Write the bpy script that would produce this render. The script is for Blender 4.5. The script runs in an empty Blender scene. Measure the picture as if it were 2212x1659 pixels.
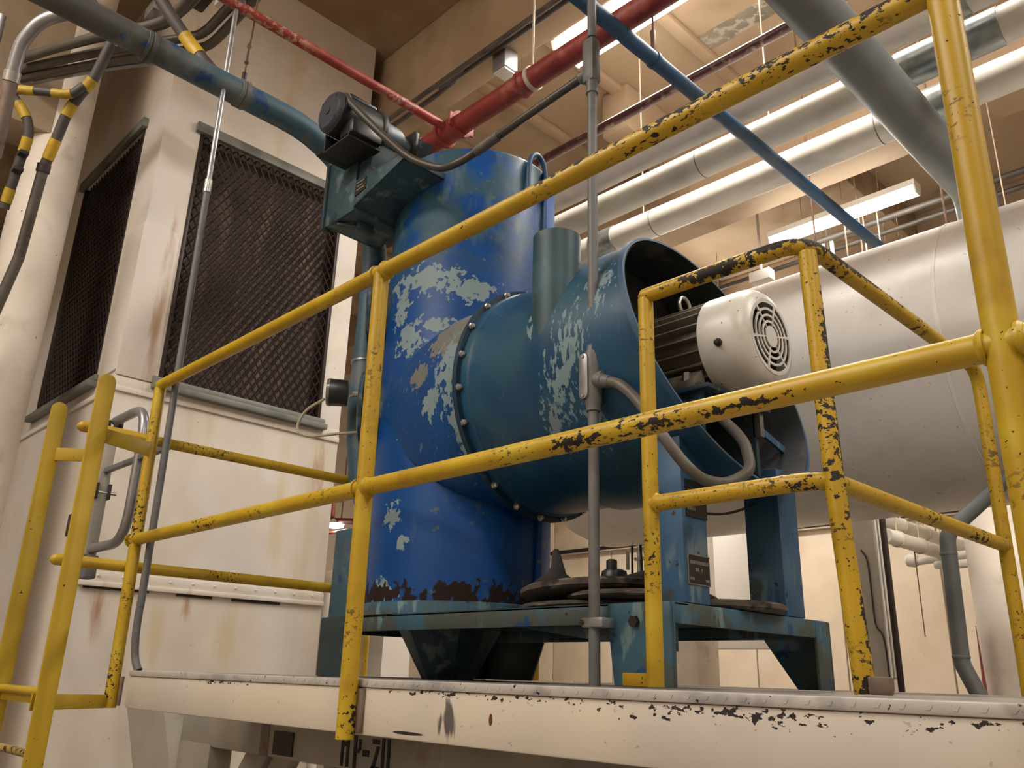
import bpy, bmesh, math, random
from mathutils import Vector, Matrix
random.seed(7)
sc = bpy.context.scene
COL = sc.collection

# ------------------------------------------------------------------ camera
CAM_R = Matrix(((0.70121564, 0.21508656, 0.67973112),
                (0.71242495, -0.2479483, -0.65648483),
                (0.02733711, 0.94459484, -0.32709826)))
cam_data = bpy.data.cameras.new('camera')
cam = bpy.data.objects.new('camera', cam_data)
COL.objects.link(cam)
cam.matrix_world = Matrix.Translation((0, -1.2, 1.6)) @ CAM_R.to_4x4()
cam_data.sensor_fit = 'HORIZONTAL'
cam_data.sensor_width = 36.0
cam_data.lens = 36.0 * 1828.2 / 2212.0
cam_data.clip_start = 0.05
cam_data.clip_end = 100
sc.camera = cam

# ------------------------------------------------------------------ world, exposure
w = bpy.data.worlds.new('world')
sc.world = w
w.use_nodes = True
w.node_tree.nodes['Background'].inputs[0].default_value = (1.0, 0.86, 0.70, 1)
w.node_tree.nodes['Background'].inputs[1].default_value = 0.02
sc.view_settings.view_transform = 'Standard'
sc.view_settings.look = 'None'
sc.view_settings.exposure = 1.2
sc.view_settings.gamma = 1.0
sc.view_settings.use_curve_mapping = False
LAMP_COLOR = (1.0, 0.935, 0.845, 1)
LAMP_POWER = 22.0
sc.cycles.use_light_tree = False
sc.cycles.adaptive_threshold = 0.03
sc.cycles.max_bounces = 5
sc.cycles.diffuse_bounces = 4
sc.cycles.glossy_bounces = 3
sc.cycles.transmission_bounces = 2
sc.cycles.caustics_reflective = False
sc.cycles.caustics_refractive = False

# ------------------------------------------------------------------ helpers
def V(*a):
    return Vector(a)

class MB:
    """collects faces; build() links them as ONE mesh object"""
    def __init__(s):
        s.v = []
        s.f = []
    def add(s, vs, fs):
        b = len(s.v)
        s.v += [tuple(p) for p in vs]
        s.f += [tuple(i + b for i in f) for f in fs]
        return s
    def hexa(s, p):
        return s.add(p, [(0, 3, 2, 1), (4, 5, 6, 7), (0, 1, 5, 4), (1, 2, 6, 5), (2, 3, 7, 6), (3, 0, 4, 7)])
    def box(s, x0, x1, y0, y1, z0, z1):
        return s.hexa([(x0, y0, z0), (x1, y0, z0), (x1, y1, z0), (x0, y1, z0),
                       (x0, y0, z1), (x1, y0, z1), (x1, y1, z1), (x0, y1, z1)])
    def ring_loft(s, rings, cap0=True, cap1=True, closed=True):
        n = len(rings[0])
        b = len(s.v)
        for r in rings:
            s.v += [tuple(p) for p in r]
        for k in range(len(rings) - 1):
            for i in range(n if closed else n - 1):
                j = (i + 1) % n
                s.f.append((b + k * n + i, b + k * n + j, b + (k + 1) * n + j, b + (k + 1) * n + i))
        if cap0:
            s.f.append(tuple(b + i for i in reversed(range(n))))
        if cap1:
            s.f.append(tuple(b + (len(rings) - 1) * n + i for i in range(n)))
        return s
    def tube(s, pts, r, n=16, cap=True):
        pts = [Vector(p) for p in pts]
        rr = r if isinstance(r, (list, tuple)) else [r] * len(pts)
        t0 = (pts[1] - pts[0]).normalized()
        up = Vector((0, 0, 1)) if abs(t0.z) < .9 else Vector((1, 0, 0))
        a = t0.cross(up).normalized()
        rings = []
        for i, p in enumerate(pts):
            if i == 0:
                t = t0
            elif i == len(pts) - 1:
                t = (pts[i] - pts[i - 1]).normalized()
            else:
                t = ((pts[i] - pts[i - 1]).normalized() + (pts[i + 1] - pts[i]).normalized()).normalized()
            a = (a - t * a.dot(t)).normalized()
            bb = t.cross(a)
            rings.append([p + (a * math.cos(2 * math.pi * k / n) + bb * math.sin(2 * math.pi * k / n)) * rr[i] for k in range(n)])
        return s.ring_loft(rings, cap, cap)
    def cyl(s, p0, p1, r0, r1=None, n=24, cap=True):
        return s.tube([p0, p1], [r0, r0 if r1 is None else r1], n, cap)
    def lathe(s, o, d, prof, n=32, cap=True):
        o = Vector(o)
        d = Vector(d).normalized()
        up = Vector((0, 0, 1)) if abs(d.z) < .9 else Vector((1, 0, 0))
        a = d.cross(up).normalized()
        b = d.cross(a)
        rings = [[o + d * t + (a * math.cos(2 * math.pi * k / n) + b * math.sin(2 * math.pi * k / n)) * r for k in range(n)] for r, t in prof]
        return s.ring_loft(rings, cap, cap)
    def prism(s, poly, vec):
        n = len(poly)
        vec = Vector(vec)
        p2 = [Vector(p) + vec for p in poly]
        fs = [tuple(reversed(range(n))), tuple(range(n, 2 * n))]
        fs += [(i, (i + 1) % n, (i + 1) % n + n, i + n) for i in range(n)]
        return s.add(list(poly) + p2, fs)

def fillet(pts, r, seg=7):
    pts = [Vector(p) for p in pts]
    out = [pts[0]]
    for i in range(1, len(pts) - 1):
        p = pts[i]
        a = pts[i - 1] - p
        b = pts[i + 1] - p
        ang = a.angle(b)
        if ang > math.pi - .02:
            out.append(p)
            continue
        d = min(r / math.tan(ang / 2), a.length * .49, b.length * .49)
        q0 = p + a.normalized() * d
        q1 = p + b.normalized() * d
        for k in range(seg + 1):
            t = k / seg
            out.append(q0 * (1 - t) ** 2 + p * 2 * t * (1 - t) + q1 * t * t)
    out.append(pts[-1])
    return out

def smooth_path(pts, seg=6):
    """Catmull-Rom through the points"""
    P = [Vector(p) for p in pts]
    P = [P[0] * 2 - P[1]] + P + [P[-1] * 2 - P[-2]]
    out = []
    for i in range(1, len(P) - 2):
        for k in range(seg):
            t = k / seg
            out.append(0.5 * ((2 * P[i]) + (P[i + 1] - P[i - 1]) * t + (2 * P[i - 1] - 5 * P[i] + 4 * P[i + 1] - P[i + 2]) * t * t
                              + (3 * P[i] - P[i - 1] - 3 * P[i + 1] + P[i + 2]) * t ** 3))
    out.append(P[-2])
    return out

def mesh_of(name, mb, mat, bevel=0.0, sharp=38):
    me = bpy.data.meshes.new(name)
    me.from_pydata(mb.v, [], mb.f)
    bm = bmesh.new()
    bm.from_mesh(me)
    bmesh.ops.recalc_face_normals(bm, faces=bm.faces)
    if bevel:
        ed = [e for e in bm.edges if len(e.link_faces) == 2 and e.calc_face_angle(0) > .5]
        bmesh.ops.bevel(bm, geom=ed, offset=bevel, segments=2, profile=.5, affect='EDGES', clamp_overlap=True)
    bm.to_mesh(me)
    bm.free()
    for p in me.polygons:
        p.use_smooth = True
    me.set_sharp_from_angle(angle=math.radians(sharp))
    me.materials.append(mat)
    return me

def link(name, me, parent=None):
    o = bpy.data.objects.new(name, me)
    COL.objects.link(o)
    if parent is not None:
        o.parent = parent
        o.matrix_parent_inverse = (Matrix.Translation(parent_world(parent))).inverted()
    return o

def parent_world(o):
    p = Vector((0, 0, 0))
    if o.type == 'EMPTY':
        p = Vector(o.location)
    return p

def obj(name, mb, mat, parent=None, bevel=0.0, sharp=38):
    return link(name, mesh_of(name, mb, mat, bevel, sharp), parent)

def tag(o, label, cat, group=None):
    o['label'] = label
    o['category'] = cat
    if group:
        o['group'] = group
    return o

def thing(name, label, cat, loc, group=None):
    o = bpy.data.objects.new(name, None)
    o.empty_display_size = .1
    COL.objects.link(o)
    o.location = loc
    return tag(o, label, cat, group)

def struct(o):
    o['kind'] = 'structure'
    return o

def place(name, me, loc, parent, rot=None):
    """a copy that shares mesh data, standing at loc (world) under parent"""
    o = link(name, me, parent)
    o.location = loc
    if rot is not None:
        o.rotation_euler = rot
    return o

# ------------------------------------------------------------------ materials
class G:
    def __init__(s, name):
        s.m = bpy.data.materials.new(name)
        s.m.use_nodes = True
        s.t = s.m.node_tree
        s.b = s.t.nodes['Principled BSDF']
        s.tc = s.t.nodes.new('ShaderNodeTexCoord')
        s.sep = None
    def set(s, node, i, val):
        if hasattr(val, 'links') or isinstance(val, bpy.types.NodeSocket):
            s.t.links.new(val, node.inputs[i])
        else:
            node.inputs[i].default_value = val
    def math(s, op, a, b=0.0, c=None, clamp=False):
        n = s.t.nodes.new('ShaderNodeMath')
        n.operation = op
        n.use_clamp = clamp
        s.set(n, 0, a)
        s.set(n, 1, b)
        if c is not None:
            s.set(n, 2, c)
        return n.outputs[0]
    def noise(s, scale, detail=3, stretch=(1, 1, 1), offset=(0, 0, 0), rough=.55):
        mp = s.t.nodes.new('ShaderNodeMapping')
        s.t.links.new(s.tc.outputs['Object'], mp.inputs['Vector'])
        mp.inputs['Scale'].default_value = stretch
        mp.inputs['Location'].default_value = offset
        n = s.t.nodes.new('ShaderNodeTexNoise')
        s.t.links.new(mp.outputs[0], n.inputs['Vector'])
        n.inputs['Scale'].default_value = scale
        n.inputs['Detail'].default_value = detail
        n.inputs['Roughness'].default_value = rough
        return n.outputs[0]
    def ramp(s, x, lo, hi, smooth=True):
        n = s.t.nodes.new('ShaderNodeMapRange')
        n.interpolation_type = 'SMOOTHSTEP' if smooth else 'LINEAR'
        s.set(n, 0, x)
        n.inputs[1].default_value = lo
        n.inputs[2].default_value = hi
        n.inputs[3].default_value = 0
        n.inputs[4].default_value = 1
        return n.outputs[0]
    def axis(s, k):
        if s.sep is None:
            s.sep = s.t.nodes.new('ShaderNodeSeparateXYZ')
            s.t.links.new(s.tc.outputs['Object'], s.sep.inputs[0])
        return s.sep.outputs[k]
    def blob(s, c, r):
        a = s.t.nodes.new('ShaderNodeVectorMath')
        a.operation = 'SUBTRACT'
        s.t.links.new(s.tc.outputs['Object'], a.inputs[0])
        a.inputs[1].default_value = c
        b = s.t.nodes.new('ShaderNodeVectorMath')
        b.operation = 'DIVIDE'
        s.t.links.new(a.outputs[0], b.inputs[0])
        b.inputs[1].default_value = r
        l = s.t.nodes.new('ShaderNodeVectorMath')
        l.operation = 'LENGTH'
        s.t.links.new(b.outputs[0], l.inputs[0])
        return s.math('SUBTRACT', 1.0, l.outputs['Value'])
    def mix(s, f, a, b):
        n = s.t.nodes.new('ShaderNodeMix')
        n.data_type = 'RGBA'
        s.set(n, 0, f)
        for i, c in ((6, a), (7, b)):
            s.set(n, i, c if isinstance(c, bpy.types.NodeSocket) else (*c, 1))
        return n.outputs[2]
    def mixf(s, f, a, b):
        n = s.t.nodes.new('ShaderNodeMix')
        n.data_type = 'FLOAT'
        s.set(n, 0, f)
        s.set(n, 2, a)
        s.set(n, 3, b)
        return n.outputs[0]

def surface(name, base, rough=.5, metal=0.0, layers=(), vary=.12, vscale=4.0, bump=0.0, bscale=60.0, spec=.5):
    """base colour with soft variation, then worn and painted-shade layers on top.
    layer: dict(c, s=scale, d=detail, lo, hi, st=stretch, off, m=(scale,lo,hi), z=(z0,z1), blobs=[(c,r)], k=noise weight, r=roughness)"""
    g = G(name)
    col = base
    if vary:
        n = g.noise(vscale, 1.5, offset=(3.1, 1.7, .4))
        col = g.mix(g.ramp(n, .3, .7), tuple(min(1, c * (1 - vary)) for c in base), tuple(min(1, c * (1 + vary)) for c in base))
    ro = rough
    for L in layers:
        nz = g.noise(L.get('s', 10), min(3.5, L.get('d', 3) * .6), L.get('st', (1, 1, 1)), L.get('off', (0, 0, 0)), L.get('rg', .55))
        if 'blobs' in L:
            acc = None
            for c, r in L['blobs']:
                bl = g.blob(c, r)
                acc = bl if acc is None else g.math('MAXIMUM', acc, bl)
            acc = g.math('MULTIPLY_ADD', g.math('SUBTRACT', nz, .5), L.get('k', 2.0), acc)
            f = g.ramp(acc, L.get('lo', 0.0), L.get('hi', .12))
        else:
            f = g.ramp(nz, L['lo'], L['hi'])
        if 'm' in L:
            ms, ml, mh = L['m']
            f = g.math('MULTIPLY', f, g.ramp(g.noise(ms, 0, offset=(5, 2, 9)), ml, mh))
        if 'z' in L:
            f = g.math('MULTIPLY', f, g.ramp(g.axis(2), *L['z']))
        if 'a' in L:
            f = g.math('MULTIPLY', f, L['a'])
        col = g.mix(f, col, L['c'])
        if 'r' in L:
            ro = g.mixf(f, ro, L['r'])
    g.set(g.b, 'Base Color', col if isinstance(col, bpy.types.NodeSocket) else (*col, 1))
    g.set(g.b, 'Roughness', ro)
    g.b.inputs['Metallic'].default_value = metal
    g.b.inputs['Specular IOR Level'].default_value = spec
    if bump:
        bn = g.t.nodes.new('ShaderNodeBump')
        bn.inputs['Strength'].default_value = bump
        bn.inputs['Distance'].default_value = .01
        g.t.links.new(g.noise(bscale, 2), bn.inputs['Height'])
        g.t.links.new(bn.outputs[0], g.b.inputs['Normal'])
    return g.m

CHIP = (.012, .008, .007)
M = {}
M['yellow'] = surface('yellow_paint', (.48, .305, .012), .42, layers=[
    dict(c=(.58, .44, .03), s=7, lo=.5, hi=.72, a=.6),
    dict(c=CHIP, s=85, d=7, rg=.64, st=(.6, 1, 1), k=5.0, lo=.45, hi=.53, r=.7, blobs=[
        ((-.42, 0, 2.655), (.10, .04, .03)), ((-.60, -.01, 2.655), (.12, .04, .022)), ((-.80, -.01, 2.655), (.16, .04, .018)), ((-1.1, -.01, 2.657), (.22, .04, .014)),
        ((-1.05, -.02, 2.030), (.09, .03, .016)), ((-.86, -.02, 2.032), (.05, .03, .014)), ((-.68, -.02, 2.03), (.10, .03, .010)), ((-3.215, -.01, 2.1), (.03, .03, .12)), ((-3.2, -.01, 1.55), (.03, .03, .1)), ((-1.755, .01, 1.5), (.03, .03, .06))]),
    dict(c=CHIP, s=95, d=5, lo=.575, hi=.59, m=(4.5, .53, .70), st=(.5, 1, 1), r=.7, rg=.6),
    dict(c=CHIP, s=120, d=3, lo=.70, hi=.71, m=(9, .4, .6), r=.7),
    dict(c=(.25, .13, .012), s=9, d=6, lo=.56, hi=.75, a=.5)], vary=.07)
M['yellow_worn'] = surface('worn_yellow_paint', (.48, .30, .012), .40, layers=[
    dict(c=CHIP, s=60, d=7, rg=.62, k=2.6, lo=.1, hi=.16, r=.7, blobs=[
        ((-.822, .646, 2.36), (.015, .03, .22)), ((-.822, .646, 2.12), (.013, .03, .14)), ((-1.10, .59, 2.635), (.14, .04, .016)), ((-.93, .60, 2.65), (.08, .06, .02)), ((-.83, .7, 2.65), (.03, .5, .016)), ((-.795, .646, 1.75), (.012, .03, .12))]),
    dict(c=CHIP, s=75, d=5, lo=.555, hi=.57, m=(4.5, .54, .68), st=(.6, .6, 1), r=.7, rg=.6),
    dict(c=CHIP, s=120, d=3, lo=.665, hi=.68, r=.7),
    dict(c=(.25, .13, .012), s=9, d=6, lo=.56, hi=.75, a=.5)], vary=.08)
M['yellow_flat'] = surface('ladder_yellow_paint', (.45, .30, .018), .5, layers=[
    dict(c=(.54, .39, .03), s=5, lo=.5, hi=.7, a=.6),
    dict(c=CHIP, s=70, d=4, lo=.69, hi=.70, m=(6, .45, .6), r=.7),
    dict(c=(.16, .08, .015), s=18, d=5, lo=.66, hi=.76, a=.5)], vary=.1)
PALE = (.20, .28, .30)
M['cyclone'] = surface('royal_blue_worn_paint', (.002, .056, .235), .46, spec=.3, layers=[
    dict(c=(.030, .082, .125), s=7, d=5, lo=.42, hi=.60, z=(3.1, 3.4)),
    dict(c=(.085, .15, .17), s=12, d=6, st=(1, 1, .4), lo=.50, hi=.66, z=(3.1, 3.5), a=.7),
    dict(c=(.05, .11, .17), s=14, d=6, st=(1, 1, .25), lo=.62, hi=.72, a=.5),
    dict(c=PALE, s=26, d=8, rg=.62, k=4.2, lo=.05, hi=.12, blobs=[
        ((-2.60, .79, 3.19), (.17, .12, .055)), ((-2.44, .90, 3.12), (.10, .10, .05)), ((-2.74, .77, 3.10), (.05, .1, .10)),
        ((-2.67, .774, 2.93), (.075, .1, .07)), ((-2.54, .815, 2.97), (.07, .1, .03)),
        ((-2.72, .77, 2.62), (.05, .1, .06)), ((-2.66, .775, 2.57), (.05, .1, .07)),
        ((-2.70, .77, 2.19), (.045, .1, .05)), ((-2.64, .78, 2.08), (.035, .1, .03)),
        ((-2.72, .77, 1.90), (.06, .1, .05))], r=.55),
    dict(c=(.10, .12, .10), s=22, d=5, lo=.66, hi=.70, a=.8),
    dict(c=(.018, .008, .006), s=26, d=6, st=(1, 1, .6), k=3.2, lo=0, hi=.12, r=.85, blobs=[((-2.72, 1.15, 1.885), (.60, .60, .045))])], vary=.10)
M['drum'] = surface('teal_blue_drum_paint', (.012, .062, .135), .38, spec=.4, layers=[
    dict(c=(.035, .10, .135), s=5, lo=.45, hi=.7, a=.6),
    dict(c=PALE, s=55, d=8, rg=.66, k=5.5, st=(1, 1, .28), lo=.35, hi=.5, a=.85, blobs=[
        ((-1.70, .71, 2.62), (.08, .2, .13)), ((-1.76, .72, 2.50), (.07, .2, .12)), ((-1.86, .72, 2.74), (.04, .2, .05)),
        ((-1.60, .73, 2.80), (.07, .2, .10)), ((-1.82, .74, 2.40), (.05, .2, .09)), ((-1.66, .76, 2.38), (.04, .2, .08))], r=.6),
    dict(c=(.10, .16, .17), s=60, d=5, st=(1, 1, .3), lo=.67, hi=.71, m=(4, .45, .6)),
    dict(c=(.012, .02, .03), s=9, lo=.6, hi=.75, a=.5)], vary=.1)
M['transition'] = surface('scuffed_transition_paint', (.005, .056, .205), .44, spec=.35, layers=[
    dict(c=(.17, .17, .15), s=24, d=8, rg=.62, k=3.6, lo=0, hi=.2, blobs=[((-2.36, .80, 2.88), (.16, .3, .14)), ((-2.55, .78, 2.73), (.06, .2, .06))]),
    dict(c=PALE, s=34, d=8, rg=.64, k=4.5, st=(1, 1, .6), lo=.15, hi=.25, blobs=[((-2.33, .75, 2.70), (.11, .3, .15)), ((-2.45, .76, 2.60), (.08, .3, .06)), ((-2.30, .75, 2.48), (.05, .3, .12))]),
    dict(c=(.10, .15, .17), s=45, d=5, st=(1, 1, .5), lo=.63, hi=.69, a=.8)], vary=.1)
M['flange'] = surface('dark_navy_flange_paint', (.010, .034, .062), .4, layers=[dict(c=(.03, .02, .016), s=40, d=5, lo=.66, hi=.7), dict(c=(.05, .09, .11), s=20, d=5, lo=.62, hi=.7)], vary=.1)
M['stub'] = surface('dusty_teal_stub_paint', (.018, .060, .075), .5, layers=[dict(c=(.09, .12, .11), s=22, d=6, st=(1, 1, .5), lo=.58, hi=.70), dict(c=(.03, .085, .12), s=6, lo=.5, hi=.65)], vary=.12)
M['stand'] = surface('worn_stand_paint', (.045, .13, .20), .5, layers=[
    dict(c=(.075, .085, .07), s=6, d=6, lo=.46, hi=.56, a=.9),
    dict(c=(.16, .27, .30), s=16, d=7, st=(1, 1, .3), lo=.57, hi=.64, m=(3, .4, .6)),
    dict(c=(.01, .06, .19), s=11, d=5, lo=.63, hi=.67),
    dict(c=(.02, .018, .016), s=30, d=5, lo=.68, hi=.71)], vary=.12)
M['stand_dark'] = surface('dark_teal_stand_paint', (.030, .052, .058), .55, layers=[
    dict(c=(.10, .13, .13), s=22, d=6, st=(1, 1, .4), lo=.63, hi=.70),
    dict(c=(.015, .05, .10), s=6, lo=.55, hi=.65)], vary=.12)
M['column_blue'] = surface('blue_post_paint', (.035, .105, .21), .45, layers=[
    dict(c=(.14, .22, .26), s=14, d=7, st=(1, 1, .2), lo=.56, hi=.64, m=(3.5, .42, .58)),
    dict(c=(.05, .055, .045), s=9, d=6, lo=.60, hi=.68, a=.8),
    dict(c=(.03, .012, .006), s=30, d=5, lo=.68, hi=.72)], vary=.12)
M['blue_box'] = surface('dusty_dark_blue_paint', (.030, .065, .085), .5, layers=[
    dict(c=(.12, .17, .17), s=12, d=7, lo=.54, hi=.66),
    dict(c=(.012, .022, .06), s=7, d=4, lo=.56, hi=.66),
    dict(c=(.04, .045, .035), s=30, d=5, lo=.62, hi=.70)], vary=.15)
M['blue_pipe'] = surface('blue_conveying_pipe', (.045, .105, .15), .5, layers=[
    dict(c=(.075, .078, .075), s=3.5, d=4, k=.8, lo=0, hi=.5, blobs=[((-3.2, -.75, 4.07), (.9, .95, .9))]),
    dict(c=(.01, .05, .17), s=9, d=5, lo=.62, hi=.66),
    dict(c=(.16, .17, .16), s=6, d=6, lo=.48, hi=.68, a=.75)], vary=.14)
M['blue_thin'] = surface('blue_overhead_pipe', (.018, .070, .155), .5, layers=[dict(c=(.06, .09, .11), s=4, lo=.5, hi=.7, a=.7)], vary=.1)
M['grey_duct'] = surface('grey_painted_pipe', (.16, .175, .18), .45, layers=[dict(c=(.09, .105, .115), s=3, lo=.5, hi=.7, a=.6)], vary=.06)
M['grey_conduit'] = surface('painted_grey_conduit', (.140, .141, .143), .5, layers=[dict(c=(.09, .08, .07), s=8, d=5, lo=.52, hi=.72, a=.7)], vary=.1)
M['emt'] = surface('galvanised_conduit', (.33, .33, .34), .35, .6, layers=[dict(c=(.16, .15, .14), s=6, d=5, lo=.5, hi=.7, a=.6)], vary=.1)
M['dull_conduit'] = surface('dusty_conduit', (.115, .10, .085), .5, .2, layers=[dict(c=(.05, .04, .03), s=7, d=5, lo=.5, hi=.7, a=.6)], vary=.1)
M['rust_conduit'] = surface('rusty_conduit', (.20, .15, .125), .55, .2, layers=[dict(c=(.17, .09, .06), s=14, d=5, lo=.5, hi=.64)], vary=.1)
M['steel'] = surface('bright_steel', (.55, .54, .52), .3, .8)
M['galv'] = surface('galvanised_sheet', (.36, .39, .39), .32, .7, layers=[dict(c=(.20, .22, .22), s=12, lo=.45, hi=.65, a=.7)], vary=.1)
M['dark_metal'] = surface('dark_rusty_metal', (.045, .03, .025), .6, .3, vary=.2)
M['rod'] = surface('rusty_hanger_rod', (.14, .075, .05), .6, .3, vary=.2, vscale=12)
M['pale_rod'] = surface('painted_hanger_rod', (.55, .44, .33), .6, vary=.1)
M['red'] = surface('red_sprinkler_paint', (.25, .030, .022), .5, layers=[dict(c=(.36, .10, .07), s=9, d=5, lo=.54, hi=.72, a=.8), dict(c=(.14, .012, .01), s=5, lo=.55, hi=.7, a=.6)], vary=.15)
M['red_worn'] = surface('flaking_red_paint', (.30, .032, .022), .5, layers=[dict(c=(.42, .29, .21), s=38, d=5, lo=.50, hi=.56, m=(2.2, .46, .6)), dict(c=(.46, .11, .07), s=7, lo=.5, hi=.7, a=.6)], vary=.12)
M['dark_red'] = surface('dark_red_pipe', (.055, .014, .012), .35, layers=[dict(c=(.16, .12, .09), s=22, d=5, lo=.53, hi=.64, m=(3, .42, .55))], vary=.2)
M['white_pipe'] = surface('white_pipe_jacket', (.66, .63, .57), .35, layers=[dict(c=(.45, .42, .37), s=4, lo=.5, hi=.72, a=.5)], vary=.05)
M['white_duct'] = surface('white_duct_jacket', (.68, .655, .615), .33, layers=[
    dict(c=(.48, .45, .40), s=3, d=5, lo=.52, hi=.72, a=.4), dict(c=(.30, .27, .24), s=28, d=4, lo=.70, hi=.73, a=.6)], vary=.04, bump=.5, bscale=2.2)
M['cream_wall'] = surface('cream_wall_paint', (.76, .69, .60), .5, layers=[
    dict(c=(.62, .50, .33), s=5, d=4, st=(1, 1, .10), lo=.54, hi=.72, a=.45),
    dict(c=(.78, .74, .72), s=2.2, d=2, lo=.48, hi=.62, a=.6),
    dict(c=(.30, .24, .18), s=48, d=3, lo=.765, hi=.775),
    dict(c=(.42, .19, .07), s=22, d=6, st=(1, 1, .18), k=2.2, lo=0, hi=1.1, a=.75, blobs=[
        ((-4.6, .40, 1.87), (.3, .05, .16)), ((-4.6, .85, 1.90), (.3, .035, .10)), ((-4.6, .43, 3.5), (.3, .045, .75)), ((-4.6, 1.56, 2.8), (.3, .06, .25))]),
    dict(c=(.66, .53, .30), s=20, d=3, st=(1, 1, .1), k=1.2, lo=0, hi=.9, a=.55, blobs=[((-4.6, 1.32, 2.55), (.3, .07, .55)), ((-4.6, 1.12, 1.75), (.3, .10, .25)), ((-4.6, .7, 1.75), (.3, .05, .25))]),
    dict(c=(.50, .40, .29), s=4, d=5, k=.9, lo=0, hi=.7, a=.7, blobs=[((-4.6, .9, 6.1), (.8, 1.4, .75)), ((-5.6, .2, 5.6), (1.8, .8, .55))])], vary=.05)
M['platform_cream'] = surface('platform_beam_paint', (.60, .545, .49), .45, layers=[
    dict(c=(.70, .62, .50), s=1.6, lo=.45, hi=.62, a=.7),
    dict(c=(.35, .31, .27), s=60, d=4, lo=.70, hi=.74, a=.7),
    dict(c=CHIP, s=110, d=6, rg=.6, st=(.55, 1, 1), k=5.5, lo=.95, hi=1.05, r=.7, blobs=[((-2.45, .03, 1.562), (.25, .1, .010)), ((-1.3, .03, 1.562), (.5, .1, .011)), ((-.75, .03, 1.557), (.42, .1, .022)), ((-.3, .03, 1.562), (.25, .1, .012))]),
    dict(c=(.03, .03, .035), s=38, d=5, st=(1, 1, .2), k=5.0, lo=.2, hi=.9, a=.85, blobs=[((-1.43, 0, 1.515), (.022, .1, .045)), ((-1.455, 0, 1.51), (.012, .1, .03))]),
    dict(c=(.15, .03, .01), s=40, k=.6, lo=0, hi=.2, blobs=[((-1.30, 0, 1.52), (.006, .1, .013))]),
    dict(c=(.03, .028, .026), s=30, k=.3, lo=0, hi=.2, blobs=[((-1.56, 0, 1.479), (.06, .1, .004))])], vary=.05)
M['plate'] = surface('deck_plate_paint', (.48, .45, .42), .45, layers=[dict(c=(.22, .22, .23), s=10, d=5, lo=.5, hi=.64, a=.6), dict(c=CHIP, s=50, d=4, lo=.66, hi=.68)], vary=.1)
M['deck_grey'] = surface('grey_deck_steel', (.34, .32, .30), .4, .3, vary=.1)
M['support'] = surface('support_steel_paint', (.33, .30, .25), .5, layers=[dict(c=(.22, .14, .07), s=9, d=5, lo=.60, hi=.74, a=.6), dict(c=(.24, .23, .21), s=3, lo=.45, hi=.65, a=.6)], vary=.08)
M['ceiling'] = surface('stained_shaded_ceiling', (.43, .315, .205), .8, layers=[
    dict(c=(.51, .39, .27), s=1.4, d=4, lo=.45, hi=.65, a=.6),
    dict(c=(.25, .165, .10), s=1.1, d=5, lo=.52, hi=.72, a=.8, off=(4, 1, 2)),
    dict(c=(.24, .14, .06), s=3, d=5, k=.9, lo=0, hi=.8, a=.85, blobs=[((-4.0, 1.0, 6.1), (1.6, 1.2, 1.0))])], vary=0)  # broad dark brown area paints in the shadowed left coffer
M['ceiling_patch'] = surface('bare_grey_patch', (.25, .22, .17), .85, layers=[dict(c=(.45, .40, .33), s=14, d=6, lo=.5, hi=.6), dict(c=(.40, .25, .08), s=9, d=5, lo=.62, hi=.7)], vary=.2)
M['concrete_column'] = surface('painted_round_column', (.66, .59, .51), .55, layers=[dict(c=(.30, .26, .20), s=5, d=5, lo=.55, hi=.75, a=.5), dict(c=(.12, .10, .08), s=36, d=4, lo=.74, hi=.75)], vary=.06)
M['unlit_girder'] = surface('unlit_brown_girder', (.36, .275, .19), .75, vary=.15)  # brown tone paints in the girder's lack of light
M['far_wall'] = surface('far_panel_wall', (.66, .54, .40), .6, layers=[dict(c=(.72, .63, .51), s=.9, lo=.42, hi=.6, a=.7), dict(c=(.40, .28, .17), s=1.3, d=5, lo=.5, hi=.75, z=(2.6, 3.4), a=.8), dict(c=(.35, .28, .2), s=50, lo=.71, hi=.73)], vary=.04)  # brown layer paints shading into the upper part of the wall
M['joint'] = surface('panel_joint', (.30, .23, .16), .8, vary=0)
M['floor'] = surface('concrete_floor', (.30, .265, .225), .5, vary=0)
M['plain_wall'] = surface('plain_cream_wall', (.70, .60, .48), .6, vary=0)
M['brown_mesh'] = surface('brown_expanded_mesh', (.030, .017, .014), .5, .1, vary=.1)
M['filter'] = surface('dark_brown_filter', (.105, .070, .058), .7, layers=[dict(c=(.22, .155, .125), s=10, d=3, st=(1, 1, .2), lo=.5, hi=.72), dict(c=(.065, .042, .034), s=1.5, lo=.45, hi=.65, a=.6)], vary=.15)
M['vent_trim'] = surface('grey_vent_trim', (.20, .205, .18), .5, layers=[dict(c=(.12, .13, .12), s=6, lo=.5, hi=.7)], vary=.1)
M['black'] = surface('black_motor_paint', (.010, .010, .012), .38, layers=[dict(c=(.06, .058, .055), s=6, d=5, lo=.52, hi=.75, a=.6)], vary=.2)
M['black_dull'] = surface('black_rubber', (.012, .011, .011), .6, vary=.2)
M['motor_cap'] = surface('motor_end_cap', (.035, .037, .050), .45, vary=.15)
M['motor_white'] = surface('white_motor_cowl', (.62, .60, .56), .35, layers=[dict(c=(.30, .27, .22), s=6, d=5, lo=.54, hi=.72, a=.5), dict(c=(.02, .02, .02), s=60, d=2, lo=.735, hi=.745)], vary=.05)
M['motor_grey'] = surface('dusty_motor_body', (.20, .18, .15), .55, layers=[dict(c=(.08, .065, .05), s=9, d=5, lo=.5, hi=.68)], vary=.12)
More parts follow.
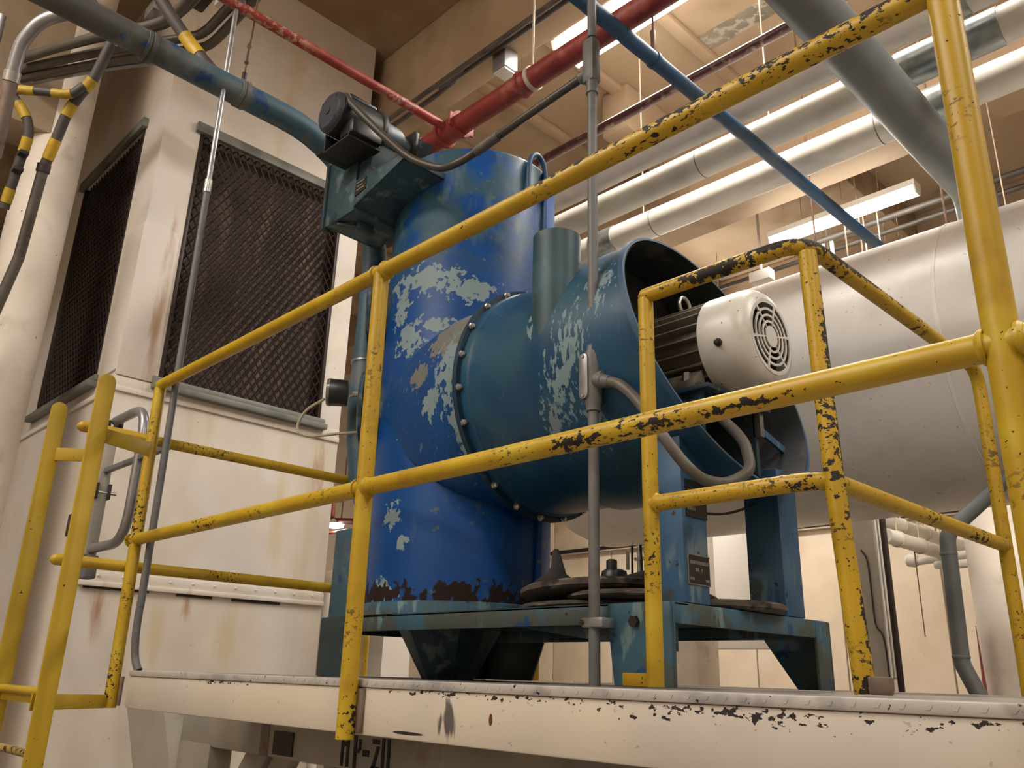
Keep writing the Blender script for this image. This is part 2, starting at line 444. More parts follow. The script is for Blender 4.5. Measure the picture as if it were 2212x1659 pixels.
M['dark_inside'] = surface('dark_drum_inside', (.020, .022, .024), .7, layers=[dict(c=(.12, .11, .09), s=7, d=6, lo=.55, hi=.72, a=.6)], vary=.2)  # near-black colour inside the drum, with paler patches
M['wood'] = surface('weathered_disc', (.085, .067, .055), .75, layers=[dict(c=(.24, .21, .18), s=40, d=6, st=(.3, .3, 3), lo=.52, hi=.68), dict(c=(.02, .015, .012), s=12, d=5, lo=.54, hi=.66)], vary=.2)
M['nameplate'] = surface('black_nameplate', (.016, .015, .014), .4, vary=.2, vscale=20)
M['print'] = surface('faded_white_print', (.22, .20, .17), .6, vary=0)
M['stencil'] = surface('black_stencil_paint', (.008, .008, .009), .6, vary=0)
M['rubber_tape_yellow'] = surface('yellow_tape', (.52, .34, .025), .5, layers=[dict(c=(.30, .17, .02), s=14, d=4, lo=.5, hi=.72, a=.7)], vary=.12)
M['tape_grey'] = surface('grey_tape', (.075, .065, .062), .55, vary=.15)
M['cable'] = surface('beige_cable', (.42, .36, .26), .5)
M['grey_flex'] = surface('grey_flexible_conduit', (.115, .105, .092), .5, layers=[dict(c=(.22, .20, .18), s=9, d=4, lo=.5, hi=.72, a=.7)], vary=.1)
M['brown_flex'] = surface('dark_flexible_conduit', (.055, .044, .032), .45, vary=.1)
M['glass_gauge'] = surface('gauge_glass', (.16, .16, .15), .15, vary=.1)
M['rope'] = surface('chipped_rung', (.36, .25, .07), .6, layers=[dict(c=(.05, .03, .015), s=40, lo=.5, hi=.56)], vary=.2)
M['white'] = surface('white_enamel', (.70, .67, .62), .4, vary=0)

def emission(name, col, strength):
    m = bpy.data.materials.new(name)
    m.use_nodes = True
    t = m.node_tree
    t.nodes.clear()
    e = t.nodes.new('ShaderNodeEmission')
    e.inputs[0].default_value = col
    e.inputs[1].default_value = strength
    o = t.nodes.new('ShaderNodeOutputMaterial')
    t.links.new(e.outputs[0], o.inputs[0])
    return m
M['lamp'] = emission('fluorescent_diffuser', LAMP_COLOR, LAMP_POWER)

# ------------------------------------------------------------------ ceiling lamps (the room's fluorescents and added unseen lamps)
def ceiling_lamp(x0, x1, y0, y1, z, label, group='fluorescent ceiling lamps', rods=True):
    t = thing('fluorescent_lamp', label, 'lamp', ((x0 + x1) / 2, (y0 + y1) / 2, z))
    t['group'] = group
    ym, hw = (y0 + y1) / 2, (y1 - y0) * (.52 if y0 > 3.9 else .40)
    if y0 > 3.9 and x0 != -3.20:      # added hoods block the rear lamps' upward light
        obj('housing', MB().prism([(x0, ym - .16, z - .07), (x0, ym - .05, z + .06), (x0, ym + .05, z + .06), (x0, ym + .16, z - .07), (x0, ym + .15, z - .07), (x0, ym + .04, z + .05), (x0, ym - .04, z + .05), (x0, ym - .15, z - .07)], (x1 - x0, 0, 0)), M['white'], t)
    else:
        obj('housing', MB().box(x0, x1, ym - hw, ym + hw, z + .001, z + .05), M['white'], t)
    d = MB().prism([(x0 + .012, y0, z), (x0 + .012, y1, z), (x0 + .012, y1 - .02, z - .05), (x0 + .012, y0 + .02, z - .05)], (x1 - x0 - .024, 0, 0))
    obj('diffuser', d, M['lamp'], t)
    for x in (x0, x1 - .012):
        obj('end_cap', MB().prism([(x, y0 - .004, z + .004), (x, y1 + .004, z + .004), (x, y1 - .017, z - .054), (x, y0 + .017, z - .054)], (.012, 0, 0)), M['white'], t)
    if rods:
        for x in (x0 + .3, x1 - .3):
            obj('hanger_rod', MB().cyl((x, (y0 + y1) / 2, z + .07), (x, (y0 + y1) / 2, 6.13), .004, n=8), M['pale_rod'], t)
    return t
ceiling_lamp(-3.16, -.70, 2.12, 2.41, 5.60, 'wide bright fluorescent lamp behind the red main pipe')
ceiling_lamp(-3.20, -1.94, 4.95, 5.08, 5.30, 'narrow fluorescent strip lamp above the big white duct')
ceiling_lamp(-4.2, -1.8, -2.6, -2.3, 5.60, 'fluorescent lamp over the aisle out of the picture, left of the camera')
ceiling_lamp(.9, 3.3, -1.6, -1.3, 5.60, 'fluorescent lamp over the aisle out of the picture, right of the camera')
ceiling_lamp(-1.5, -.1, 4.16, 4.30, 3.72, 'added unseen strip lamp behind the white duct, brightening the rear columns')  # added to brighten the rear columns, unseen behind the duct
ceiling_lamp(-5.3, -4.1, 4.4, 4.55, 3.70, 'added unseen strip lamp behind the blower drum, brightening the pillar and pipes')  # added to brighten the pillar and pipe area, out of sight
ceiling_lamp(-3.4, -1.0, -5.0, -4.7, 5.60, 'added unseen fill lamp far behind the camera on the left')  # extra fill for the front of the machine, out of view
ceiling_lamp(.6, 3.0, 2.12, 2.41, 5.60, 'fluorescent lamp beyond the right edge of the picture')
ceiling_lamp(-6.6, -4.2, 6.1, 6.4, 4.9, 'fluorescent lamp by the far panel wall hidden behind the machine')

# ------------------------------------------------------------------ setting
FX0, FX1, FY0, FY1 = -11.0, 5.0, -6.0, 8.0
CZ = 6.13
struct(obj('floor', MB().box(FX0, FX1, FY0, FY1 + .2, -.1, 0), M['floor']))
ceil = struct(obj('ceiling', MB().box(FX0, FX1, FY0, FY1 + .2, CZ, CZ + .15), M['ceiling']))
for y0, y1, z0 in ((-3.9, -3.5, 5.45), (1.80, 1.985, 5.45), (4.20, 4.78, 5.45), (6.9, 7.3, 5.45)):
    obj('girder', MB().box(FX0, FX1, y0, y1, z0, CZ), M['ceiling'], ceil, bevel=.02)
for k in range(18):
    x = -10.3 + k * .745
    obj('rib', MB().box(x, x + .10, 1.985, 4.20, CZ - .055, CZ), M['ceiling'], ceil, bevel=.012)
for k in range(6):
    x = -9.6 + k * 2.25
    obj('cross_beam', MB().box(x, x + .26, 4.78, 6.9, CZ - .35, CZ), M['ceiling'], ceil, bevel=.02)
for k in range(4):
    x = -8.2 + k * 2.25
    obj('cross_beam', MB().box(x, x + .26, 3.3, 4.2, CZ - .42, CZ), M['ceiling'], ceil, bevel=.02)
obj('bare_patch', MB().box(-2.87, -1.75, 3.27, 3.45, CZ - .004, CZ + .01), M['ceiling_patch'], ceil)

wb = struct(obj('wall_back', MB().box(FX0, FX1, FY1 + .02, FY1 + .2, 0, CZ), M['joint']))
pw = 1.07
x = -10.69 + .02
pan = mesh_of('panel', MB().box(0, pw - .018, FY1, FY1 + .03, 0, 3.30), M['far_wall'], bevel=.006)
pan2 = mesh_of('upper_panel', MB().box(0, pw - .018, FY1, FY1 + .03, 3.34, CZ), M['far_wall'], bevel=.006)
for k in range(14):
    place('panel', pan, (x + k * pw, 0, 0), wb)
    place('upper_panel', pan2, (x + k * pw, 0, 0), wb)
struct(obj('wall_right', MB().box(FX1, FX1 + .15, FY0, FY1, 0, CZ), M['plain_wall']))
struct(obj('wall_front', MB().box(FX0, FX1, FY0 - .15, FY0, 0, CZ), M['plain_wall']))
struct(obj('wall_far_left', MB().box(FX0 - .15, FX0, FY0, FY1, 0, CZ), M['plain_wall']))

# equipment room at the left: two outer walls with louvre openings
BX, BY0, BY1 = -4.6, .27, 1.69
mb = MB()
oy0, oy1, oz0, oz1 = .49, 1.54, 3.09, 4.745
mb.box(BX - .12, BX, BY0, oy0, 0, CZ).box(BX - .12, BX, oy1, BY1, 0, CZ).box(BX - .12, BX, oy0, oy1, 0, oz0).box(BX - .12, BX, oy0, oy1, oz1, CZ)
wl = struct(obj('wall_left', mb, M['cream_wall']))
ox0, ox1, pz0, pz1 = -6.01, -4.93, 3.12, 4.83
mb = MB()
mb.box(-8.5, ox0, BY0, BY0 + .12, 0, CZ).box(ox1, BX - .12, BY0, BY0 + .12, 0, CZ).box(ox0, ox1, BY0, BY0 + .12, 0, pz0).box(ox0, ox1, BY0, BY0 + .12, pz1, CZ)
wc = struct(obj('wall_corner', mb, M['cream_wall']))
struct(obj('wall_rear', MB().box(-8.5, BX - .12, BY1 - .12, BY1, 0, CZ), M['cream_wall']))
# lapped sheet edges and flashings
obj('flashing', MB().box(BX, BX + .014, BY0 - .014, BY1, 3.0, 3.03).box(BX, BX + .006, BY0 - .006, BY1, 3.03, 3.085), M['cream_wall'], wl, bevel=.003)
obj('flashing', MB().box(-8.5, BX, BY0 - .014, BY0, 3.0, 3.03), M['cream_wall'], wc, bevel=.003)
obj('flashing', MB().box(BX, BX + .022, BY0, BY1, 1.975, 2.0).box(BX, BX + .012, BY0, BY1, 2.0, 2.05), M['cream_wall'], wl, bevel=.003)
obj('seam_gap', MB().box(BX, BX + .009, BY0 + .03, BY0 + .36, 1.964, 1.975).box(BX, BX + .010, .78, .98, 1.962, 1.975).box(BX, BX + .009, 1.10, 1.40, 1.960, 1.975), M['dark_metal'], wl)
obj('corner_cover', MB().box(BX, BX + .012, BY0 - .012, oy0 - .02, 3.09, 4.02).box(ox1 + .08, BX, BY0 - .012, BY0, 3.12, 4.02), M['cream_wall'], wl, bevel=.003)
bolt_small = mesh_of('screw', MB().lathe((0, 0, 0), (1, 0, 0), [(.007, 0), (.007, .004), (.003, .008)], 8), M['cream_wall'])
for k in range(11):
    place('screw', bolt_small, (BX + .012, .36 + k * .125, 2.03), wl)
for k in range(5):
    place('screw', bolt_small, (BX + .006, .62 + k * .22, 3.06), wl)

def vent(name, label, face, a0, a1, z0, z1, plane, midbar=None):
    """expanded-metal covered opening; face 'x' looks along +X, 'y' along -Y"""
    def B(mb, a, b, d0, d1, c, d):
        if face == 'x':
            return mb.box(plane + d0, plane + d1, a, b, c, d)
        return mb.box(a, b, plane - d1, plane - d0, c, d)
    loc = (plane, (a0 + a1) / 2, z0) if face == 'x' else ((a0 + a1) / 2, plane, z0)
    t = thing(name, label, 'vent', loc)
    obj('filter_pad', B(MB(), a0, a1, -.11, -.09, z0, z1), M['filter'], t)
    obj('top_trim', B(MB(), a0 - .035, a1 + .03, .0, .035, z1 - .01, z1 + .055), M['vent_trim'], t, bevel=.004)
    sill = B(MB(), a0 - .035, a1 + .03, .0, .055, z0 - .035, z0)
    B(sill, a0 - .035, a1 + .03, .0, .02, z0, z0 + .04)
    obj('sill', sill, M['vent_trim'], t, bevel=.004)
    for a in (a0, a1 - .022):
        obj('side_trim', B(MB(), a, a + .022, -.06, .006, z0, z1), M['brown_mesh'], t, bevel=.003)
    # expanded metal: crossing strands, clipped to the opening
    mm = MB()
    dw, dh, r, dep = .050, .083, .0058, -.022
    W, H = a1 - a0, z1 - z0
    n = int(W / dw + H / dh) + 2
    for s in (1, -1):
        for k in range(-1, n):
            c = k * dw
            # line a = c - (z/dh)*dw  (s=1) or mirrored
            pts = []
            for zz in (0, H):
                pts.append((c - zz / dh * dw, zz))
            (aA, zA), (aB, zB) = pts
            # clip to 0..W
            t0, t1 = 0.0, 1.0
            da = aB - aA
            lo, hi = (0 - aA) / da, (W - aA) / da
            if lo > hi:
                lo, hi = hi, lo
            t0, t1 = max(t0, lo), min(t1, hi)
            if t1 - t0 < .005:
                continue
            p0 = (aA + da * t0, zA + (zB - zA) * t0)
            p1 = (aA + da * t1, zA + (zB - zA) * t1)
            def P(p):
                a = p[0] if s == 1 else W - p[0]
                off = dep + .003 * s
                return (plane + off, a0 + a, z0 + p[1]) if face == 'x' else (a0 + a, plane - off, z0 + p[1])
            mm.cyl(P(p0), P(p1), r, n=4, cap=False)
    o = obj('expanded_mesh', mm, M['brown_mesh'], t, sharp=80)
    o['kind'] = 'stuff'
    if midbar:
        obj('middle_bar', B(MB(), a0, a1, -.05, -.012, midbar - .012, midbar + .012), M['brown_mesh'], t)
    return t
vent('wall_vent', 'large square brown mesh vent beside the blue cyclone', 'x', oy0, oy1, oz0, oz1, BX)
vent('wall_vent', 'narrow-looking brown mesh vent with a middle bar, next to the round column', 'y', ox0, ox1, pz0, pz1, BY0, midbar=3.92)

# round column at the left with the girder it carries
t = thing('round_column', 'cream round concrete column at far left in front of the mesh vent', 'column', (-4.985, -.187, 0))
obj('shaft', MB().lathe((-4.985, -.187, 0), (0, 0, 1), [(.155, 0), (.155, CZ - .002)], 40), M['concrete_column'], t)
obj('girder_stub', MB().box(-5.13, -4.845, -5.9, -.19, 4.47, CZ - .002), M['unlit_girder'], t, bevel=.01)

# ------------------------------------------------------------------ platform
DZ = 1.586
PX0, PX1 = -3.12, 4.6
t = thing('steel_platform', 'cream painted steel platform that carries the blue machine', 'platform', (-1, 1, 0))
ch = MB()
ch.box(PX0, PX1, .024, .034, 1.465, DZ - .018).box(PX0, PX1, .034, .09, 1.465, 1.475).box(PX0, PX1, .034, .09, DZ - .028, DZ - .018)
obj('front_channel', ch, M['platform_cream'], t, bevel=.006)
pl = MB().box(PX0, PX1, .020, .10, DZ - .018, DZ)
obj('front_plate', pl, M['plate'], t, bevel=.003)
tr = MB()
for k in range(170):
    xx = PX0 + .75 + k * .034
    tr.prism([(xx, .0205, DZ - .012), (xx + .006, .0205, DZ - .012), (xx + .010, .0205, DZ - .006), (xx + .004, .0205, DZ - .006)], (0, -.0012, 0))
o = obj('tread_pattern', tr, M['plate'], t)
o['kind'] = 'stuff'
obj('deck', MB().box(PX0, PX1, .10, 2.35, DZ - .022, DZ - .004), M['deck_grey'], t)
obj('rear_channel', MB().box(PX0, PX1, 2.30, 2.35, 1.44, DZ), M['platform_cream'], t, bevel=.004)
obj('side_channel', MB().box(PX0, PX0 + .02, .03, 2.35, 1.465, DZ), M['platform_cream'], t, bevel=.004)
for xx in (-2.7, -.4, 2.2, 4.2):
    for yy in (2.2,):
        obj('leg', MB().box(xx, xx + .1, yy, yy + .1, 0, 1.46), M['support'], t, bevel=.006)
for xx in (.6, 2.2, 4.2):
    obj('leg', MB().box(xx, xx + .1, .08, .18, 0, 1.46), M['support'], t, bevel=.006)
# the braced support frame under the left end
fr = thing('support_frame', 'grey braced steel support frame stencilled under the platform edge', 'frame', (-2.4, .5, 0))
obj('cross_beam', MB().box(-3.70, 3.0, .50, .60, 1.305, 1.44), M['support'], fr, bevel=.012)
obj('leg', MB().box(-3.70, -3.42, .50, .60, 0, 1.32), M['support'], fr, bevel=.006)
obj('leg', MB().box(-.6, -.45, .50, .60, 0, 1.32), M['support'], fr, bevel=.006)
obj('slanted_leg', MB().prism([(-4.34, .50, 1.46), (-3.92, .50, 1.46), (-2.95, .50, 0), (-3.30, .50, 0)], (0, .10, 0)), M['support'], fr, bevel=.006)
obj('brace', MB().prism([(-3.18, .53, 1.31), (-3.02, .53, 1.31), (-3.95, .53, .2), (-4.11, .53, .2)], (0, .05, 0)), M['support'], fr, bevel=.006)
obj('brace', MB().prism([(-2.98, .53, 1.31), (-2.86, .53, 1.31), (-3.72, .53, .2), (-3.86, .53, .2)], (0, .05, 0)), M['support'], fr, bevel=.006)
obj('brace', MB().prism([(-2.66, .53, 1.31), (-2.56, .53, 1.31), (-1.6, .53, .1), (-1.7, .53, .1)], (0, .05, 0)), M['support'], fr, bevel=.006)
obj('nameplate', MB().box(-2.93, -2.80, .494, .50, 1.318, 1.395), M['nameplate'], fr)
obj('stain', MB().box(-3.03, -2.97, .498, .50, 1.306, 1.438), M['rust_conduit'], fr)
st = MB()
def sbox(x0, x1, z0, z1):
    st.box(x0, x1, .497, .502, z0, z1)
z0, z1 = 1.315, 1.41
sbox(-2.505, -2.492, z0, z1); sbox(-2.474, -2.461, z0, z1)                      # H
sbox(-2.492, -2.474, 1.375, 1.388)
sbox(-2.435, -2.420, z0, z1); sbox(-2.420, -2.404, 1.36, 1.37); sbox(-2.408, -2.396, 1.368, 1.40)   # P
sbox(-2.385, -2.352, 1.353, 1.371)                                               # -
st.prism([(-2.338, .497, z0), (-2.322, .497, z0), (-2.298, .497, 1.385), (-2.312, .497, 1.385)], (0, .005, 0))   # 2
sbox(-2.338, -2.298, z0, z0 + .013); sbox(-2.336, -2.300, 1.392, 1.405)
sbox(-2.286, -2.273, z0, z1); sbox(-2.258, -2.245, z0, z1)                       # 0
obj('stencil_lettering', st, M['stencil'], fr)

# ------------------------------------------------------------------ railings
RR = .0215
TZ, MZ = 2.644, 2.040
def pipe(name, pts, parent, mat='yellow', r=RR, n=20, fr_=None):
    return obj(name, MB().tube(fillet(pts, fr_) if fr_ else pts, r, n), M[mat], parent)
t = thing('guard_railing', 'yellow pipe guard railing along the front edge, nearest the camera', 'railing', (-1.5, 0, 1.46))
AX, BXp, CX = -3.225, -1.772, -.298
pipe('top_rail', [(AX, 0, TZ), (CX, 0, TZ)], t)
pipe('top_rail', [(CX, 0, TZ), (3.0, 0, TZ)], t)
pipe('middle_rail', [(AX, 0, MZ), (BXp, 0, MZ)], t)
pipe('middle_rail', [(BXp, 0, MZ), (CX, 0, MZ)], t)
pipe('middle_rail', [(CX, 0, MZ), (3.0, 0, MZ)], t)
obj('post', MB().tube([(AX + .035, 0, 1.462), (AX, 0, TZ - .012)], RR, 20), M['yellow'], t)
obj('rail_elbow', MB().lathe((AX, 0, TZ), (0, 0, 1), [(.002, -.0215), (.015, -.016), (.0215, 0), (.015, .016), (.002, .0215)], 20), M['yellow'], t)
obj('post', MB().tube([(BXp + .012, 0, 1.455), (BXp, 0, TZ)], RR, 20), M['yellow'], t)
obj('post', MB().tube([(CX, 0, 1.45), (CX, 0, 3.2)], RR * 1.06, 24), M['yellow'], t)
for px, pz in ((BXp, TZ), (BXp, MZ), (CX, MZ), (AX, MZ)):
    for s in (-1, 1):
        obj('weld_bead', MB().lathe((px + s * .019, 0, pz), (s, 0, 0), [(.0255, 0), (.0265, .005), (.022, .011)], 20), M['yellow'], t)
for px in (AX + .033, BXp + .012):
    obj('mounting_plate', MB().box(px - .012, px + .035, .014, .0235, 1.47, 1.565), M['rust_conduit'], t, bevel=.002)

t = thing('side_railing', 'thin yellow side rails running back from the ladder to the machine', 'railing', (-3.24, .4, 1.9))
for zz, y1 in ((2.430, 2.2), (1.946, 2.2)):
    pts = [(-3.262, -.262, zz), (-3.262, y1, zz)]
    obj('side_rail', MB().tube([(-3.262, -.262, zz), (-3.262, -.255, zz), (-3.262, -.245, zz), (-3.262, y1, zz)], [.004, .014, .0205, .0205], 18), M['yellow'], t)
obj('post', MB().cyl((-3.262, 2.18, 1.46), (-3.262, 2.18, 2.65), .0205, n=18), M['yellow'], t)
obj('coupling_ring', MB().cyl((-3.262, .065, 1.946), (-3.262, .075, 1.946), .0225, n=18), M['yellow'], t)

DXp, DY, EX = -1.325, .60, -.845
t = thing('hatch_railing', 'heavily chipped yellow corner railing beside the electric motor', 'railing', (-1.1, 1.0, DZ))
Dt = 2.640
pipe('top_rail', [(DXp, DY, Dt), (EX, DY, Dt), (EX, 1.83, Dt), (EX, 1.83, DZ)], t, 'yellow_worn', fr_=.085)
pipe('middle_rail', [(DXp, DY, MZ), (EX, DY, MZ), (EX, 1.83, MZ)], t, 'yellow_worn', fr_=.085)
obj('post', MB().tube([(DXp, DY, DZ), (DXp, DY, Dt - .01)], RR, 20), M['yellow'], t)
obj('rail_elbow', MB().lathe((DXp, DY, Dt), (0, 0, 1), [(.002, -.0215), (.015, -.016), (.0215, 0), (.015, .016), (.002, .0215)], 20), M['yellow_worn'], t)
obj('post', MB().tube([(EX + .03, DY + .03, DZ), (EX + .008, DY + .03, MZ), (EX - .004, DY + .03, Dt - .02)], RR * 1.05, 20), M['yellow_worn'], t)
obj('weld_bead', MB().lathe((DXp + .019, DY, MZ), (1, 0, 0), [(.0255, 0), (.0265, .005), (.022, .011)], 20), M['yellow_worn'], t)
obj('toe_plate', MB().box(DXp - .10, DXp + .02, DY - .006, DY + .006, DZ, DZ + .032), M['yellow_worn'], t, bevel=.003)
obj('base_tab', MB().box(EX + .045, EX + .09, DY + .01, DY + .03, DZ, DZ + .035), M['rust_conduit'], t, bevel=.003)

# ------------------------------------------------------------------ ladder and gate at the left
t = thing('ladder', 'yellow flat-bar ladder leading up to the left end of the platform', 'ladder', (-3.26, -.27, 0))
def flat_rail(x, ztop):
    m = MB()
    n = 10
    y0, y1 = -.296, -.238
    poly = [(x, y0, 0), (x, y1, 0)]
    cy, r = (y0 + y1) / 2, (y1 - y0) / 2
    for k in range(n + 1):
        a = math.pi * k / n
        poly.append((x, cy + r * math.cos(a), ztop - r + r * math.sin(a)))
    m.prism(poly, (.012, 0, 0))
    return obj('side_bar', m, M['yellow_flat'], t, bevel=.0015)
flat_rail(-3.010, 2.565)
flat_rail(-3.505, 2.565)
for zz in (1.515, 1.335, 1.03, .73, .43, .13):
    obj('rung', MB().cyl((-3.50, -.267, zz), (-3.035, -.267, zz), .0125, n=12), M['rope'] if zz < 1.5 else M['yellow_flat'], t)
obj('bracket_bar', MB().prism([(-3.034, -.29, 2.335), (-3.034, -.29, 2.385), (-3.20, -.012, 2.405), (-3.20, -.012, 2.350)], (.010, 0, 0)), M['yellow_flat'], t, bevel=.0015)
obj('bracket_bar', MB().prism([(-3.495, -.25, 2.335), (-3.495, -.25, 2.385), (-3.45, -.13, 2.395), (-3.45, -.13, 2.345)], (.010, 0, 0)), M['yellow_flat'], t, bevel=.0015)
obj('bracket_bar', MB().prism([(-3.034, -.30, 1.462), (-3.034, -.30, 1.512), (-3.185, -.02, 1.505), (-3.185, -.02, 1.462)], (.010, 0, 0)), M['yellow_flat'], t, bevel=.0015)
obj('bracket_bar', MB().box(-3.50, -3.05, -.262, -.252, 1.478, 1.528), M['yellow_flat'], t, bevel=.0015)

t = thing('safety_gate', 'grey galvanised loop safety gate hung behind the ladder', 'gate', (-3.7, .12, 1.6))
gy = .10
lp = fillet([(-3.96, gy, 2.66), (-3.60, gy, 2.66), (-3.60, gy, 2.08), (-3.99, gy, 2.08)], .14, 10)
obj('loop_tube', MB().tube(lp, .021, 16), M['emt'], t)
obj('upright', MB().box(-4.05, -3.96, gy - .025, gy + .025, 2.05, 2.60), M['support'], t, bevel=.008)
obj('upright_foot', MB().box(-4.0, -3.92, gy - .025, gy + .025, 1.95, 2.05), M['grey_conduit'], t, bevel=.008)
for zz in (2.62, 2.33):
    c = MB().box(-4.07, -3.95, gy - .034, gy - .02, zz - .03, zz + .04).box(-4.07, -3.95, gy + .02, gy + .034, zz - .03, zz + .04)
    obj('hinge_clamp', c, M['dark_metal'], t, bevel=.003)
    obj('hinge_bolt', MB().cyl((-3.965, gy - .06, zz), (-3.965, gy + .06, zz), .008, n=10), M['steel'], t)
obj('hinge_arm', MB().box(-3.97, -3.275, gy - .012, gy + .012, 2.418, 2.440), M['grey_conduit'], t, bevel=.003)
obj('latch_plate', MB().box(-4.20, -4.14, gy - .05, gy - .03, 2.15, 2.25), M['dark_metal'], t, bevel=.003)

# ------------------------------------------------------------------ machine stand
SX0, SX1, SY0, SY1, SZ = -3.10, -1.385, .755, 1.675, 1.808
t = thing('machine_stand', 'low worn blue steel stand with flared plate legs under the machine', 'stand', (-2.2, 1.2, DZ))
def angle_frame(x0, x1, y0, y1, z):
    obj('front_rail', MB().box(x0, x1, y0, y0 + .012, z - .058, z).box(x0, x1, y0, y0 + .09, z - .010, z), M['stand'], t, bevel=.003)
    obj('rear_rail', MB().box(x0, x1, y1 - .012, y1, z - .058, z).box(x0, x1, y1 - .09, y1, z - .010, z), M['stand'], t, bevel=.003)
    obj('side_rail', MB().box(x1 - .012, x1, y0 + .012, y1 - .012, z - .058, z - .0005).box(x1 - .09, x1 - .012, y0 + .09, y1 - .09, z - .010, z), M['stand'], t, bevel=.003)
    obj('side_rail', MB().box(x0, x0 + .012, y0 + .012, y1 - .012, z - .058, z - .0005).box(x0 + .012, x0 + .09, y0 + .09, y1 - .09, z - .010, z), M['stand'], t, bevel=.003)
angle_frame(SX0, SX1, SY0, SY1, SZ)
obj('top_plate', MB().box(SX0 + .01, SX1 - .30, SY0 + .012, SY1 - .012, SZ - .008, SZ + .002), M['stand_dark'], t)
def leg(x, y, sx, sy, mat, w0, w1, d0):
    """angle leg at a corner: tapered plate across, narrow return; sx, sy point inward"""
    th = .012
    z0, z1 = DZ, SZ - .002
    m = MB()
    m.prism([(x, y, z1), (x + sx * w0, y, z1), (x + sx * w0, y, z1 - .06), (x + sx * w1, y, z0), (x, y, z0)], (0, sy * th, 0))
    m.prism([(x, y + sy * th, z1), (x, y + sy * d0, z1), (x, y + sy * d0, z0), (x, y + sy * th, z0)], (sx * th, 0, 0))
    return obj('leg', m, mat, t, bevel=.003)
leg(SX0 - .002, SY0 - .004, 1, 1, M['stand_dark'], .215, .19, .05)
leg(SX1 + .002, SY0 - .004, -1, 1, M['stand'], .215, .195, .026)
leg(SX1 + .002, SY1 + .004, -1, -1, M['stand'], .245, .13, .10)
leg(SX0 - .002, SY1 + .004, 1, -1, M['stand_dark'], .38, .31, .10)
obj('gusset', MB().prism([(-2.35, .80, SZ - .01), (-1.40, .80, SZ - .01), (-1.40, .80, SZ - .13), (-1.75, .80, SZ - .09)], (0, .01, 0)), M['stand_dark'], t)
obj('bolt', MB().cyl((-1.50, SY0 - .018, 1.755), (-1.50, SY0, 1.755), .016, n=6), M['dark_metal'], t)

# ------------------------------------------------------------------ cyclone separator
CXc, CYc, CR = -2.72, 1.15, .38
t = thing('cyclone_separator', 'tall royal blue cyclone separator cylinder with flaking pale patches', 'separator', (CXc, CYc, SZ))
obj('base_ring', MB().lathe((CXc, CYc, SZ + .002), (0, 0, 1), [(CR + .022, 0), (CR + .022, .045), (CR, .05)], 64), M['stand'], t)
obj('shell', MB().lathe((CXc, CYc, SZ + .04), (0, 0, 1), [(CR, 0), (CR, 1.955), (CR - .008, 1.97)], 96), M['cyclone'], t)
obj('lid', MB().lathe((CXc, CYc, 3.81), (0, 0, 1), [(CR - .01, -.03), (CR - .01, .0), (.2, .03), (.01, .035)], 64), M['cyclone'], t)
obj('seam_strip', MB().box(-2.357, -2.332, 1.22, 1.24, 1.86, 3.80), M['cyclone'], t)
obj('hopper', MB().lathe((CXc - .06, CYc + .02, SZ - .005), (0, 0, -1), [(.215, 0), (.215, .03), (.105, .222)], 12), M['blue_box'], t, sharp=20)
# lifting bail at the top edge
bp = [(-2.328, 1.115, 3.60), (-2.328, 1.115, 3.76), (-2.328, 1.13, 3.83), (-2.328, 1.17, 3.86), (-2.328, 1.21, 3.83), (-2.328, 1.225, 3.76), (-2.328, 1.225, 3.66)]
obj('lifting_eye', MB().tube(smooth_path(bp, 5), .012, 12), M['blue_thin'], t)
# round doors seen edge-on at the left of the shell
for zz in (3.16, 2.70):
    a = math.radians(231)
    d = Vector((math.cos(a), math.sin(a), 0))
    o = Vector((CXc, CYc, zz)) + d * (CR - .05)
    obj('round_door', MB().lathe(o, d, [(.135, 0), (.135, .115), (.158, .115), (.158, .130), (.13, .138), (.01, .14)], 40), M['blue_box'], t)
# side box at the base, left
obj('base_box', MB().box(-3.225, -3.07, .86, 1.02, SZ + .002, 2.19), M['blue_pipe'], t, bevel=.006)

# ------------------------------------------------------------------ gauge on the lower round door
t = thing('pressure_gauge', 'small round black gauge on the left side of the cyclone', 'gauge', (-3.12, .77, 2.80))
obj('case', MB().lathe((-3.165, .718, 2.785), (.62, .78, 0), [(.058, 0), (.062, .008), (.060, .080), (.02, .085)], 28), M['black'], t)
obj('bezel', MB().lathe((-3.168, .714, 2.785), (.62, .78, 0), [(.052, -.004), (.061, -.003), (.064, .012)], 28), M['glass_gauge'], t)
obj('stem', MB().cyl((-3.10, .80, 2.785), (-3.00, .905, 2.785), .014, n=10), M['steel'], t)
cb = smooth_path([(-3.17, .70, 2.75), (-3.25, .66, 2.70), (-3.27, .64, 2.62), (-3.20, .66, 2.575), (-3.10, .74, 2.585), (-3.04, .83, 2.60)], 8)
tag(obj('signal_cable', MB().tube(cb, .0065, 8), M['cable']), 'beige cable looping down from the round black gauge', 'cable')

